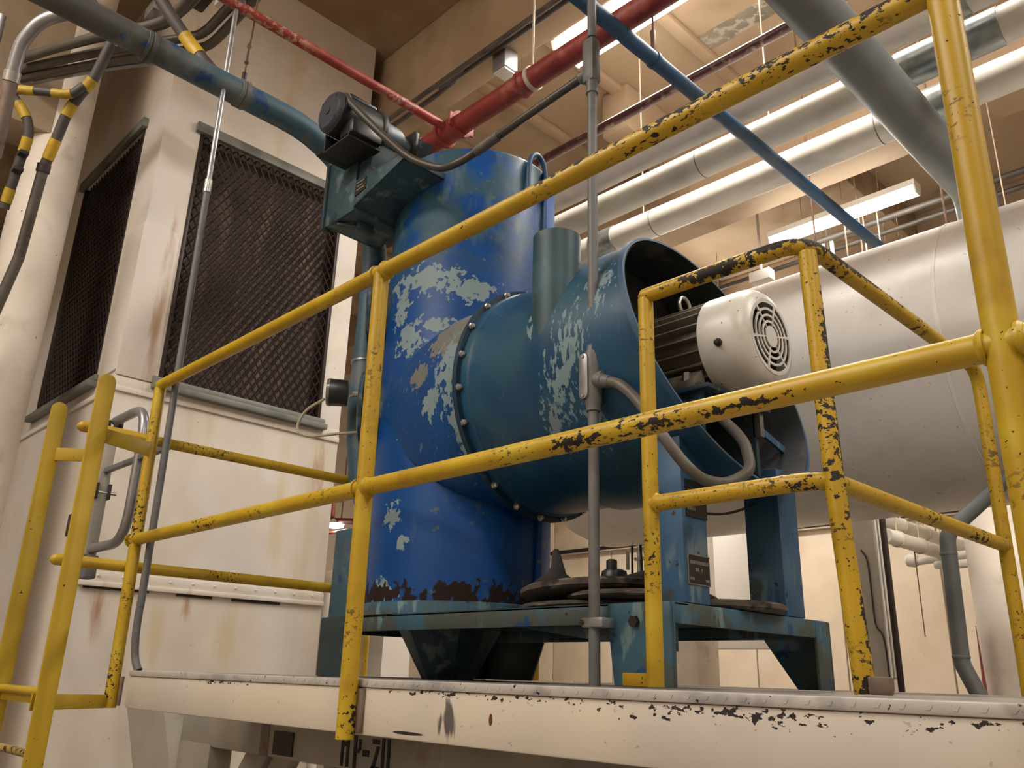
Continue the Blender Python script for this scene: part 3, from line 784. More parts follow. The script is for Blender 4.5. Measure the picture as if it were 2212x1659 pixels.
# ------------------------------------------------------------------ conveying pipe from the upper left into the cyclone
pts = [(-3.2, -1.15, 4.09), (-3.2, .12, 4.07), (-3.2, .92, 4.07), (-3.2, .92, 2.70), (-3.06, .98, 2.25)]
t = thing('conveying_pipe', 'large dusty blue pipe entering from the upper left and bending down beside the cyclone', 'pipe', (-3.2, -1.1, 4.07))
path = [(-3.2, -1.15, 4.085), (-3.2, -.3, 4.078)]
R_ = .58
yc0, zc0 = .34, 4.07 - R_
path += [(-3.2, .0, 4.073)]
for k in range(13):
    a = math.pi / 2 * k / 12
    path.append((-3.2, yc0 + R_ * math.sin(a), zc0 + R_ * math.cos(a)))
path += [(-3.2, .92, 3.2), (-3.2, .92, 2.85), (-3.19, .925, 2.6), (-3.16, .94, 2.4), (-3.10, .97, 2.25)]
obj('pipe_run', MB().tube(path, [.0595 if p[2] > 3.0 else .066 for p in path], 28), M['blue_pipe'], t)
for y in (.125, -.30):
    obj('pipe_clamp', MB().lathe((-3.2, y - .022, 4.073), (0, 1, 0), [(.060, 0), (.066, .002), (.066, .016), (.061, .020), (.066, .024), (.066, .042), (.060, .044)], 28), M['grey_conduit'] if y > 0 else M['blue_pipe'], t)
for z in (2.98, 2.80, 2.62):
    obj('joint_ring', MB().lathe((-3.2, .92, z), (0, 0, 1), [(.062, 0), (.070, .004), (.070, .014), (.062, .018)], 28), M['emt'], t)
obj('clamp_bolt', MB().cyl((-3.2, .125, 4.13), (-3.2, .125, 4.19), .012, n=8), M['dark_metal'], t)
obj('hanger_rod', MB().tube([(-3.2, .125, 4.18), (-3.22, .14, 4.45), (-3.24, .15, 6.12)], .0045, 8), M['rod'], t)
obj('turnbuckle', MB().lathe((-3.203, .127, 4.24), (-.05, .03, 1), [(.004, 0), (.011, .01), (.006, .03), (.006, .09), (.012, .11), (.004, .13)], 10), M['rod'], t)

# ------------------------------------------------------------------ valve box with black gear motor on the cyclone front
t = thing('valve_box', 'dark blue boxed valve bracket bolted high on the cyclone front', 'valve', (-2.85, .65, 3.5))
FYb = .585
m = MB()
m.box(-3.135, -2.905, FYb, FYb + .012, 3.555, 3.895)          # front plate
m.box(-2.917, -2.905, FYb + .012, .88, 3.555, 3.86)           # +X cheek
m.box(-3.135, -3.123, FYb + .012, .88, 3.555, 3.895)          # -X cheek
m.box(-3.123, -2.917, FYb + .012, .88, 3.555, 3.567)          # bottom
obj('box_body', m, M['blue_box'], t, bevel=.003)
obj('edge_flange', MB().box(-3.155, -3.135, FYb - .012, FYb + .03, 3.54, 3.90), M['stand_dark'], t, bevel=.003)
# shelf on the +X side: tapered front flange, sloping underside
m = MB()
x0, x1, y0, y1 = -2.905, -2.545, FYb, .84
m.prism([(x0, y0, 3.572), (x0, y0, 3.705), (x1, y0, 3.690), (x1, y0, 3.662)], (0, .010, 0))
m.prism([(x1, y0, 3.662), (x1, y0, 3.690), (x1, y1, 3.690), (x1, y1, 3.662)], (-.010, 0, 0))
obj('shelf_flange', m, M['blue_box'], t, bevel=.002)
obj('shelf_underside', MB().hexa([(x0, y0 + .01, 3.572), (x1 - .01, y0 + .01, 3.660), (x1 - .01, y1, 3.660), (x0, y1 + .03, 3.572),
                                  (x0, y0 + .01, 3.582), (x1 - .01, y0 + .01, 3.670), (x1 - .01, y1, 3.670), (x0, y1 + .03, 3.582)]), M['blue_box'], t)
npl = obj('nameplate', MB().prism([(-2.895, y0 - .004, 3.618), (-2.895, y0 - .004, 3.692), (-2.815, y0 - .004, 3.690), (-2.815, y0 - .004, 3.628)], (0, .004, 0)), M['nameplate'], t)
pr = MB()
for k, (a, b) in enumerate(((-2.885, -2.83), (-2.88, -2.84), (-2.885, -2.825))):
    pr.box(a, b, y0 - .0055, y0 - .004, 3.676 - k * .018, 3.681 - k * .018)
obj('nameplate_print', pr, M['print'], npl)['kind'] = 'stuff'
obj('drain_stub', MB().box(-3.01, -2.96, .66, .74, 3.52, 3.556), M['stand_dark'], t, bevel=.004)
obj('drain_lever', MB().cyl((-3.05, .60, 3.545), (-2.98, .68, 3.535), .011, n=10), M['stand_dark'], t)

t = thing('gear_motor', 'small black gear motor mounted above the dark blue valve box', 'motor', (-2.86, .6, 3.90))
mx, mz, mr = -2.865, 3.955, .098
obj('motor_barrel', MB().lathe((mx, .405, mz), (0, 1, 0), [(mr - .012, 0), (mr, .01), (mr, .225), (mr - .01, .23)], 40), M['black'], t)
eb = obj('end_bell', MB().lathe((mx, .405, mz), (0, 1, 0), [(.02, -.022), (mr - .018, -.020), (mr - .004, -.008), (mr, .004)], 40), M['motor_cap'], t)
m = MB()
m.lathe((mx, .378, mz), (0, 1, 0), [(.02, 0), (.022, .006), (.03, .01)], 16)
obj('end_cap_boss', m, M['motor_cap'], eb)
bs = mesh_of('end_bolt', MB().cyl((0, 0, 0), (0, .01, 0), .007, n=8), M['black_dull'])
for k in range(4):
    a = math.pi / 4 + k * math.pi / 2
    place('end_bolt', bs, (mx + .075 * math.cos(a), .384, mz + .075 * math.sin(a)), eb)
obj('barrel_band', MB().lathe((mx, .62, mz), (0, 1, 0), [(mr + .002, 0), (mr + .012, .004), (mr + .012, .018), (mr, .022)], 40), M['black'], t)
obj('gear_housing', MB().lathe((mx, .64, mz - .005), (0, 1, 0), [(.085, 0), (.082, .10), (.065, .13), (.062, .22)], 32), M['blue_box'], t)
obj('gear_flange', MB().box(mx - .085, mx + .085, .80, .83, mz - .10, mz + .07), M['black'], t, bevel=.006)
obj('gear_box', MB().box(mx - .07, mx + .07, .83, .93, mz - .12, mz + .06), M['blue_box'], t, bevel=.012)
obj('terminal_box', MB().box(mx + .02, mx + .125, .44, .60, mz - .135, mz - .06), M['black'], t, bevel=.01)
obj('conduit_box', MB().box(mx - .06, mx + .06, .45, .60, mz + .08, mz + .104), M['black'], t, bevel=.01)
m = MB()
m.box(mx - .105, mx + .10, .44, .61, mz - .150, mz - .140)
m.box(mx - .105, mx - .095, .44, .61, mz - .14, mz - .05).box(mx + .09, mx + .10, .44, .61, mz - .14, mz - .09)
m.box(mx - .145, mx - .105, .43, .62, mz - .150, mz - .142)
obj('foot_bracket', m, M['black_dull'], t, bevel=.003)
obj('pedestal', MB().box(mx - .05, mx + .05, .60, .78, 3.70, mz - .06), M['blue_box'], t, bevel=.006)
obj('shaft_coupling', MB().cyl((mx + .06, .72, 3.80), (mx + .16, .72, 3.73), .03, n=16), M['dark_red'], t)
fx = smooth_path([(-1.655, .71, 3.648), (-1.94, .69, 3.605), (-2.20, .69, 3.582), (-2.29, .665, 3.556), (-2.37, .655, 3.566), (-2.44, .625, 3.598), (-2.53, .59, 3.665), (-2.62, .52, 3.775), (-2.70, .46, 3.885), (-2.77, .435, 3.975), (-2.80, .43, 4.02)], 7)
t2 = thing('flexible_conduit', 'dark flexible conduit sagging from the grey riser to the black gear motor', 'conduit', (-2.3, .68, 3.58))
obj('hose', MB().tube(fx, .0165, 14), M['brown_flex'], t2)
obj('connector', MB().cyl((-2.20, .69, 3.582), (-2.07, .69, 3.594), .021, n=14), M['grey_flex'], t2)
obj('elbow_fitting', MB().lathe((-2.80, .43, 4.0), (-.5, .2, .6), [(.022, 0), (.027, .01), (.027, .05), (.02, .06)], 14), M['grey_flex'], t2)

# ------------------------------------------------------------------ vacuum blower drum
DYc, DZc, DR = 1.15, 2.64, .445
t = thing('blower_drum', 'big teal blue blower drum lying sideways with a bolted flange and slanted open end', 'blower', (-1.8, DYc, SZ))
flg = obj('flange', MB().lathe((-2.262, DYc, DZc), (1, 0, 0), [(.43, 0), (.472, 0), (.472, .022), (.43, .022)], 96, cap=False), M['flange'], t)
obj('flange_ring', MB().lathe((-2.240, DYc, DZc), (1, 0, 0), [(.452, 0), (.452, .035), (.445, .04)], 96, cap=False), M['drum'], t)
# main drum with slanted open end and wall thickness
n = 112
def ring(R, xf):
    return [(xf(DZc + R * math.sin(2 * math.pi * k / n)), DYc + R * math.cos(2 * math.pi * k / n), DZc + R * math.sin(2 * math.pi * k / n)) for k in range(n)]
slant = lambda z: -1.43 - .36 * (z - DZc)
m = MB()
R2 = .462
rings = [ring(DR, lambda z: -2.24), ring(DR, lambda z: -1.93), ring(R2, lambda z: -1.90)]
for k in range(1, 6):
    f_ = k / 5
    rings.append(ring(R2, lambda z, f_=f_: -1.90 + (slant(z) + 1.90) * f_))
m.ring_loft(rings, False, False)
obj('drum_shell', m, M['drum'], t)
m = MB()
m.ring_loft([ring(R2, slant), ring(R2 + .010, slant), ring(R2 + .010, lambda z: slant(z) - .02), ring(R2, lambda z: slant(z) - .02)], False, False)
obj('rim', m, M['blue_thin'], t)
m = MB()
m.ring_loft([ring(R2 - .004, slant), ring(R2 - .004, lambda z: -1.82)], False, True)
obj('drum_interior', m, M['dark_inside'], t)
bolt = mesh_of('flange_bolt', MB().lathe((0, 0, 0), (1, 0, 0), [(.014, 0), (.014, .004), (.010, .005), (.010, .014), (.006, .018)], 6), M['steel'])
for k in range(22):
    a = 2 * math.pi * (k + .35) / 22
    place('flange_bolt', bolt, (-2.240, DYc + .461 * math.cos(a), DZc + .461 * math.sin(a)), flg)
# transition wrapping from the flange onto the front of the cyclone
m = MB()
rings = []
NT, NA = 22, 30
for i in range(NT + 1):
    s_ = i / NT
    X_ = -2.25 - s_ * .645
    H = .432 * (1 - s_ ** 1.12) + .012
    HL = .432 * (1 - s_ ** 1.7) + .012
    zc = DZc + .03 * s_
    q = CR * CR - (X_ - CXc) ** 2
    ys = CYc - math.sqrt(q) if q > 0 else CYc
    wgt = min(1, s_ / .15)
    ye = DYc * (1 - wgt) + (ys + .02) * wgt
    yf = .718 + .06 * s_
    if s_ > .6:
        k_ = (s_ - .6) / .4
        yf = yf * (1 - k_) + (ys - .003) * k_
    yf = min(yf, ys - .003)
    row = []
    for j in range(NA + 1):
        a = -math.pi / 2 + math.pi * j / NA
        row.append((X_, ye - (ye - yf) * max(0, math.cos(a)) ** .85, zc + (H if a > 0 else HL) * math.sin(a)))
    rings.append(row)
m.ring_loft(rings, False, False, closed=False)
obj('transition', m, M['transition'], t, sharp=60)
# vertical stub pipe
m = MB()
rr = .085
sx, sy = -1.835, .775
bot = []
top = []
for k in range(40):
    a = 2 * math.pi * k / 40
    bot.append((sx + rr * math.cos(a), sy + rr * math.sin(a), 2.68 + .05 * math.cos(a)))
    top.append((sx + rr * math.cos(a), sy + rr * math.sin(a), 3.085))
m.ring_loft([bot, top], True, False)
inn = [(sx + (p[0] - sx) * .95, sy + (p[1] - sy) * .95, p[2]) for p in top]
m.ring_loft([top, inn, [(p[0], p[1], p[2] - .2) for p in inn]], False, True)
obj('stub_pipe', m, M['stub'], t)
obj('stub_slot', MB().box(-1.925, -1.865, sy - .073, sy - .06, 2.655, 2.662), M['black_dull'], t)
# support posts
for nm, y0 in (('support_post', .845), ('support_post', 1.41)):
    obj(nm, MB().box(-1.525, -1.395, y0, y0 + .125, SZ + .002, 2.34 if y0 < 1 else 2.30), M['column_blue'], t, bevel=.004)
obj('motor_mount', MB().box(-1.72, -1.40, .98, 1.0, 2.25, 2.50).box(-1.72, -1.40, 1.30, 1.32, 2.25, 2.50).box(-1.72, -1.36, .96, 1.34, 2.47, 2.485), M['stand_dark'], t, bevel=.003)
obj('inner_strut', MB().prism([(-1.40, 1.32, 2.40), (-1.40, 1.32, 2.425), (-1.44, 1.58, 2.40), (-1.44, 1.58, 2.375)], (.012, 0, 0)), M['column_blue'], t)
obj('strut_bracket', MB().box(-1.41, -1.38, 1.30, 1.325, 2.385, 2.47), M['emt'], t, bevel=.002)
for z0, z1, nm in ((2.055, 2.165, 'nameplate'), (1.865, 1.945, 'nameplate')):
    npl = obj(nm, MB().box(-1.395, -1.3915, .862, .968, z0, z1), M['nameplate'], t)
pr = MB()
def words(y0, y1, z, h, n_):
    wdt = (y1 - y0) / n_
    for k in range(n_):
        pr.box(-1.3915, -1.3908, y0 + k * wdt, y0 + k * wdt + wdt * .62, z, z + h)
words(.872, .96, 2.125, .012, 11); words(.89, .93, 2.098, .012, 5); words(.868, .91, 2.075, .010, 5)
words(.868, .964, 1.920, .010, 14); words(.895, .915, 1.900, .010, 3); words(.925, .932, 1.900, .010, 1); words(.868, .89, 1.875, .008, 3); words(.945, .964, 1.873, .008, 3)
obj('nameplate_print', pr, M['print'], npl)['kind'] = 'stuff'
obj('nameplate_border', MB().box(-1.395, -1.391, .858, .862, 1.862, 1.948).box(-1.395, -1.391, .862, .97, 1.945, 1.948).box(-1.395, -1.391, .862, .97, 1.862, 1.865), M['emt'], npl)

# ------------------------------------------------------------------ electric motor with white cowl
t = thing('electric_motor', 'finned electric motor with a white fan cowl sticking out of the blue drum', 'motor', (-1.5, DYc, 2.49))
my, mzz = DYc, 2.66
obj('motor_core', MB().lathe((-1.80, my, mzz), (1, 0, 0), [(.125, 0), (.135, .02), (.135, .40), (.125, .42)], 40), M['motor_grey'], t)
for k in range(22):
    a = 2 * math.pi * k / 22
    c, s_ = math.cos(a), math.sin(a)
    if s_ < -.80:
        continue
    p = []
    for rr_, hw in ((.12, .0045), (.168, .0028)):
        p.append((rr_, hw))
    e = Vector((0, c, s_))
    tt = Vector((0, -s_, c))
    o_ = Vector((-1.78, my, mzz))
    q = [o_ + e * .12 - tt * .0045, o_ + e * .12 + tt * .0045, o_ + e * .165 + tt * .0028, o_ + e * .165 - tt * .0028]
    obj('cooling_fin', MB().prism(q, (.37, 0, 0)), M['motor_grey'], t)
# cowl: bowl with slotted face
cx0, cx1, cr = -1.405, -1.235, .172
cowl = obj('fan_cowl', MB().lathe((cx0, my, mzz), (1, 0, 0), [(cr - .006, .0), (cr, 0), (cr, .110), (cr - .006, .140), (cr - .022, .160), (.124, .170), (.124, .166), (cr - .027, .155), (cr - .016, .135), (cr - .006, .1)], 64, cap=False), M['motor_white'], t)
gl = MB()
def sector(r0, r1, a0, a1, x, th=.004, nn=14):
    o1, i1 = [], []
    for k in range(nn + 1):
        a = a0 + (a1 - a0) * k / nn
        o1.append((x, my + r1 * math.cos(a), mzz + r1 * math.sin(a)))
        i1.append((x, my + r0 * math.cos(a), mzz + r0 * math.sin(a)))
    for k in range(nn):
        gl.hexa([i1[k], o1[k], o1[k + 1], i1[k + 1]] + [(p[0] + th, p[1], p[2]) for p in (i1[k], o1[k], o1[k + 1], i1[k + 1])])
XF = cx1 - .004
for r0, r1 in ((.1155, .128), (.0905, .0985), (.0690, .0765), (.0475, .0555)):
    sector(r0, r1, 0, 2 * math.pi, XF, nn=56)
for k in range(6):
    a = math.radians(14 + 60 * k)
    sector(.02, .122, a - .045, a + .045, XF + .0005, nn=3)
obj('grille', gl, M['motor_white'], cowl)
obj('grille_hub', MB().lathe((XF - .001, my, mzz), (1, 0, 0), [(.036, 0), (.036, .006), (.001, .008)], 32), M['motor_white'], cowl)
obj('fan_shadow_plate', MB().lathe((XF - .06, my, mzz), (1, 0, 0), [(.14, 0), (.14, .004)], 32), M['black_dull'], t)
cb_ = mesh_of('cowl_bolt', MB().lathe((0, 0, 0), (0, 0, 1), [(.014, 0), (.014, .006), (.008, .007), (.008, .02), (.003, .024)], 8), M['dark_metal'])
for ang in (75, 195, 330):
    a = math.radians(ang)
    o = place('cowl_bolt', cb_, (cx0 + .075, my + (cr - .003) * math.cos(a), mzz + (cr - .003) * math.sin(a)), cowl, (a - math.pi / 2, 0, 0))
ey = [(-1.56, my + .032 * math.cos(2 * math.pi * k / 20), mzz + .205 + .032 * math.sin(2 * math.pi * k / 20)) for k in range(21)]
obj('lifting_eye', MB().tube(ey, .007, 10), M['steel'], t)
obj('top_rib', MB().box(-1.79, -1.42, my - .03, my + .03, mzz + .155, mzz + .178), M['motor_grey'], t, bevel=.004)
for yy in (-1, 1):
    obj('foot', MB().prism([(-1.76, my + yy * .10, 2.487), (-1.76, my + yy * .175, 2.487), (-1.76, my + yy * .175, 2.51), (-1.76, my + yy * .12, 2.56)], (.34, 0, 0)), M['motor_grey'], t, bevel=.004)
obj('foot_bolt', MB().cyl((-1.46, my - .155, 2.50), (-1.46, my - .155, 2.545), .016, n=6), M['emt'], t)

fx = smooth_path([(-1.585, .705, 2.47), (-1.50, .70, 2.438), (-1.416, .70, 2.349), (-1.335, .70, 2.23), (-1.285, .72, 2.155), (-1.27, .78, 2.128), (-1.255, .87, 2.135), (-1.225, .93, 2.175), (-1.24, .96, 2.235), (-1.28, .99, 2.30), (-1.40, 1.04, 2.42)], 8)
t2 = thing('flexible_conduit', 'grey flexible conduit looping under the electric motor', 'conduit', (-1.3, .75, 2.1))
obj('hose', MB().tube(fx, .0165, 14), M['grey_flex'], t2)
obj('connector', MB().lathe((-1.60, .705, 2.478), (.95, 0, -.32), [(.018, 0), (.024, .006), (.024, .03), (.02, .034), (.02, .06)], 14), M['grey_conduit'], t2)

# ------------------------------------------------------------------ grey conduit riser
t = thing('conduit_riser', 'straight grey conduit riser with a long junction fitting in front of the drum', 'conduit', (-1.615, .71, DZ))
cxr, cyr = -1.615, .712
obj('lower_tube', MB().cyl((cxr, cyr, DZ - .004), (cxr, cyr, 2.40), .0168, n=18), M['grey_conduit'], t)
obj('upper_tube', MB().cyl((cxr, cyr, 2.56), (cxr, cyr, 3.58), .0168, n=18), M['grey_conduit'], t)
obj('top_tube', MB().cyl((cxr, cyr, 3.80), (cxr, cyr, CZ), .0168, n=18), M['grey_conduit'], t)
obj('junction_body', MB().lathe((cxr, cyr, 2.38), (0, 0, 1), [(.0225, 0), (.0225, .018), (.028, .03), (.030, .17), (.028, .19), (.0225, .2), (.0225, .215)], 20), M['grey_conduit'], t)
cov = MB()
cv = []
for k in range(24):
    a = 2 * math.pi * k / 24
    cv.append((cxr - .012 + .017 * math.cos(a), cyr - .036, 2.49 + (.058 if math.sin(a) > 0 else -.058) + .017 * math.sin(a)))
cov.prism(cv, (0, .012, 0))
jc = obj('junction_cover', cov, M['emt'], t, bevel=.002)
for z in (2.555, 2.425):
    obj('cover_screw', MB().cyl((cxr - .012, cyr - .040, z), (cxr - .012, cyr - .034, z), .005, n=8), M['steel'], jc)
obj('branch_hub', MB().lathe((cxr + .015, cyr, 2.48), (1, 0, 0), [(.024, 0), (.024, .03)], 16), M['grey_conduit'], t)
obj('tee_body', MB().box(cxr - .030, cxr + .024, cyr - .024, cyr + .024, 3.60, 3.79), M['grey_conduit'], t, bevel=.012)
obj('tee_hub', MB().lathe((cxr, cyr, 3.555), (0, 0, 1), [(.0215, 0), (.0215, .05), (.026, .06)], 18), M['grey_conduit'], t)
obj('tee_branch', MB().lathe((cxr - .02, cyr, 3.65), (-1, -.03, -.12), [(.024, 0), (.024, .03), (.019, .035)], 16), M['grey_conduit'], t)
ps = obj('pipe_strap', MB().box(cxr - .032, cxr + .045, cyr - .022, cyr + .043, 1.738, 1.766), M['emt'], t, bevel=.005)
obj('strap_bolt', MB().cyl((cxr - .028, cyr - .026, 1.752), (cxr - .028, cyr - .018, 1.752), .008, n=6), M['dark_metal'], ps)

# ------------------------------------------------------------------ weathered discs lying on the stand
def disc(name, label, c, r, h, tilt, parts=None):
    m = MB().lathe((0, 0, 0), (0, 0, 1), [(r - .012, 0), (r, .008), (r, h - .008), (r - .014, h)], 56)
    o = obj(name, m, M['wood'], bevel=0)
    o.location = c
    o.rotation_euler = tilt
    tag(o, label, 'disc', 'weathered discs on the stand')
    return o
disc('wooden_disc', 'weathered round disc lying lowest on the stand, right of the cyclone', (-1.86, 1.16, SZ + .003), .36, .022, (0, 0, 0))
disc('wooden_disc', 'weathered round disc stacked tilted on top, with black brackets on it', (-1.86, 1.06, SZ + .050), .285, .03, (-.02, -.045, 0))
disc('wooden_disc', 'thick small worn disc between the stacked discs behind the grey riser', (-1.68, 1.02, SZ + .026), .235, .022, (0, 0, .4))
disc('wooden_disc', 'worn disc poking out under the blue nameplate post', (-1.56, 1.24, SZ + .003), .23, .028, (0, 0, 0))
m = MB()
tri = [(-.085, 0, 0), (.085, 0, 0), (.035, 0, .035), (.014, 0, .105), (.008, 0, .118), (-.004, 0, .121), (-.012, 0, .113), (-.018, 0, .035 + .02), (-.035, 0, .035)]
m.prism(tri, (0, .012, 0))
o = obj('lifting_bracket', m, M['black_dull'], bevel=.002)
o.location = (-1.985, .95, SZ + .092)
o.rotation_euler = (0, 0, .7)
tag(o, 'black pointed triangular bracket standing on the tilted disc', 'bracket')
t = thing('valve_hub', 'black stepped hub lying on the discs right of the grey riser', 'hub', (-1.765, .99, SZ + .08))
obj('hub_base', MB().lathe((-1.765, .99, SZ + .075), (0, 0, 1), [(.075, 0), (.045, .03), (.04, .05), (.03, .055)], 24), M['black'], t)
obj('hub_stem', MB().lathe((-1.775, .99, SZ + .13), (0, 0, 1), [(.018, 0), (.018, .03), (.012, .034)], 16), M['black'], t)
t = thing('valve_lever', 'black pointed lever lying on the discs beside the yellow post', 'lever', (-1.62, .95, SZ + .08))
obj('lever_arm', MB().hexa([(-1.72, .94, SZ + .08), (-1.55, .93, SZ + .06), (-1.55, .99, SZ + .06), (-1.72, .96, SZ + .08),
                            (-1.72, .94, SZ + .098), (-1.55, .93, SZ + .12), (-1.55, .99, SZ + .12), (-1.72, .96, SZ + .098)]), M['black_dull'], t, bevel=.004)
obj('lever_pivot', MB().lathe((-1.56, .96, SZ + .06), (0, 0, 1), [(.03, 0), (.028, .10), (.01, .11)], 14), M['black_dull'], t)

# ------------------------------------------------------------------ overhead pipes
def ring_(p, d, r, w, mat, parent, name='coupling'):
    d = Vector(d)
    return obj(name, MB().lathe(Vector(p) - d * w / 2, d, [(r, 0), (r + .008, .004), (r + .008, w - .004), (r, w)], 28), mat, parent)
# red sprinkler main and branch
t = thing('sprinkler_main', 'thick red sprinkler main pipe crossing below the bright lamp', 'pipe', (-2, 1.27, 4.5))
obj('pipe_run', MB().cyl((-3.42, 1.335, 4.50), (4.5, 1.335, 4.50), .058, n=28), M['red'], t)
obj('end_elbow', MB().tube(fillet([(-3.40, 1.335, 4.50), (-3.55, 1.335, 4.50), (-3.55, 1.335, 4.0)], .13), .06, 24), M['red'], t)
obj('tee_fitting', MB().lathe((-3.25, 1.335, 4.50), (1, 0, 0), [(.058, 0), (.078, .005), (.078, .025), (.066, .03), (.066, .14), (.078, .145), (.078, .165), (.058, .17)], 28), M['red'], t)
for sy_ in (-1, 1):
    obj('fitting_lug', MB().box(-3.10, -3.085, 1.335 + sy_ * .07 - .02, 1.335 + sy_ * .07 + .02, 4.455, 4.545), M['red'], t, bevel=.006)
obj('coupling', MB().lathe((-2.62, 1.335, 4.50), (1, 0, 0), [(.058, 0), (.072, .006), (.072, .022), (.064, .026), (.064, .04), (.058, .05)], 28), M['red'], t)
for xx in (-2.55, -.9):
    obj('hanger_ring', MB().lathe((xx, 1.335, 4.50), (1, 0, 0), [(.059, 0), (.066, .002), (.066, .022), (.059, .024)], 24), M['pale_rod'], t)
    obj('hanger_rod', MB().cyl((xx + .01, 1.335, 4.56), (xx + .01, 1.335, 6.12), .006, n=8), M['pale_rod'], t)
tag(obj('sprinkler_branch', MB().cyl((-3.175, -1.0, 4.50), (-3.175, 1.29, 4.50), .0255, n=18), M['red_worn']), 'thin flaking red branch pipe running up to the red main', 'pipe')
tag(obj('sprinkler_line', MB().cyl((-5.0, 2.215, 4.80), (4.5, 2.215, 4.80), .030, n=20), M['dark_red']), 'thin dark red pipe above the white jacketed pipes', 'pipe')
# white jacketed pipes
def white_line(y, z, label, collars, sleeves, r=.092):
    t = thing('jacketed_pipe', label, 'pipe', (-1, y, z), 'white jacketed pipes under the ceiling')
    obj('pipe_run', MB().cyl((-5.0, y, z), (4.6, y, z), r, n=36), M['white_pipe'], t)
    for a, b in sleeves:
        obj('metal_sleeve', MB().lathe((a, y, z), (1, 0, 0), [(r, 0), (r + .006, .003), (r + .006, b - a - .003), (r, b - a)], 36), M['galv'], t)
    for a in collars:
        obj('seam_ring', MB().lathe((a, y, z), (1, 0, 0), [(r, 0), (r + .0025, .001), (r + .0025, .005), (r, .006)], 36), M['vent_trim'], t)
    return t
white_line(2.215, 4.475, 'upper white jacketed pipe, mostly hidden behind the yellow top rail', (), ((-.85, -.75),))
white_line(2.51, 4.46, 'middle white jacketed pipe with a grey sleeve near the yellow post', (-2.3,), ((-1.16, -.93), (-.92, -.70)), r=.088)
t3 = white_line(2.88, 4.46, 'lowest white jacketed pipe nearest the big white duct', (-1.42, -2.9), ((-3.42, -3.22), (-1.22, -.98)))
obj('hanger_strap', MB().box(-1.03, -1.0, 2.78, 2.79, 4.46, 4.75).box(-1.03, -1.0, 2.78, 2.97, 4.74, 4.75), M['galv'], t3, bevel=.002)
for xx in (-2.05, -3.0):
    obj('hanger_rod', MB().cyl((xx, 2.88, 4.54), (xx, 2.88, 6.12), .0045, n=8), M['pale_rod'], t3)
# blue thin pipe and wide grey pipe along Y
t = thing('overhead_pipe', 'straight thin blue overhead pipe running to the back over the white duct', 'pipe', (-1.81, 2, 4.2))
obj('pipe_run', MB().cyl((-1.81, -.4, 4.215), (-1.81, 4.3, 4.215), .034, n=22), M['blue_thin'], t)
obj('clamp_band', MB().lathe((-1.81, 1.36, 4.215), (0, 1, 0), [(.034, 0), (.039, .002), (.039, .018), (.034, .02)], 22), M['blue_thin'], t)
obj('swivel_link', MB().box(-1.82, -1.80, 1.36, 1.38, 4.245, 4.38), M['rod'], t, bevel=.004)
obj('hanger_rod', MB().cyl((-1.81, 1.37, 4.36), (-1.81, 1.37, 6.12), .005, n=8), M['rod'], t)
tag(obj('vent_pipe', MB().tube(fillet([(-1.065, -.3, 4.0), (-1.065, 3.06, 4.0), (-1.065, 3.06, 3.7)], .11), .098, 36), M['grey_duct']), 'wide grey pipe slanting across the upper right behind the yellow post', 'pipe')
# big white duct
t = thing('air_duct', 'very large round white duct behind the electric motor', 'duct', (-1, 3.25, 3.15))
DU = (3.25, 3.16, .715)
prof = [(.02, 0), (.45, .015), (.66, .08), (.715, .20), (.715, 8.2)]
obj('duct_shell', MB().lathe((-3.86, DU[0], DU[1]), (1, 0, 0), prof, 72), M['white_duct'], t)
for xx in (-2.35, -1.18, .1):
    obj('seam_band', MB().lathe((xx, DU[0], DU[1]), (1, 0, 0), [(.715, 0), (.719, .002), (.719, .018), (.715, .02)], 72), M['white_duct'], t)
for xx in (-2.05, -1.30, -1.17):
    obj('hanger_rod', MB().cyl((xx, 3.35, 3.86), (xx, 3.35, 6.12), .0065, n=8), M['rod'], t)
tag(obj('drain_cable', MB().tube(smooth_path([(-2.75, 2.80, 2.58), (-2.615, 2.75, 2.49), (-2.441, 2.75, 2.456), (-2.301, 2.75, 2.47), (-2.218, 2.75, 2.50), (-2.15, 2.78, 2.58)], 6), .007, 8), M['dark_metal']), 'thin dark cable hanging along the underside of the white duct', 'cable')
# grey drop pipe at the lower right
t = thing('drop_pipe', 'slim grey downpipe with bends in front of the white round column', 'pipe', (-1.28, 2.6, 1.5))
obj('pipe_run', MB().tube(fillet([(-.95, 2.72, 2.52), (-1.275, 2.6, 2.22), (-1.285, 2.6, 1.70), (-1.10, 2.62, 1.22), (-1.10, 2.62, 0)], .10), .032, 22), M['grey_duct'], t)
for p, d in (((-1.278, 2.6, 2.13), (0, 0, 1)), ((-1.285, 2.6, 1.72), (0, 0, 1))):
    obj('joint_ring', MB().lathe(p, d, [(.032, 0), (.035, .002), (.035, .01), (.032, .012)], 22), M['grey_duct'], t)

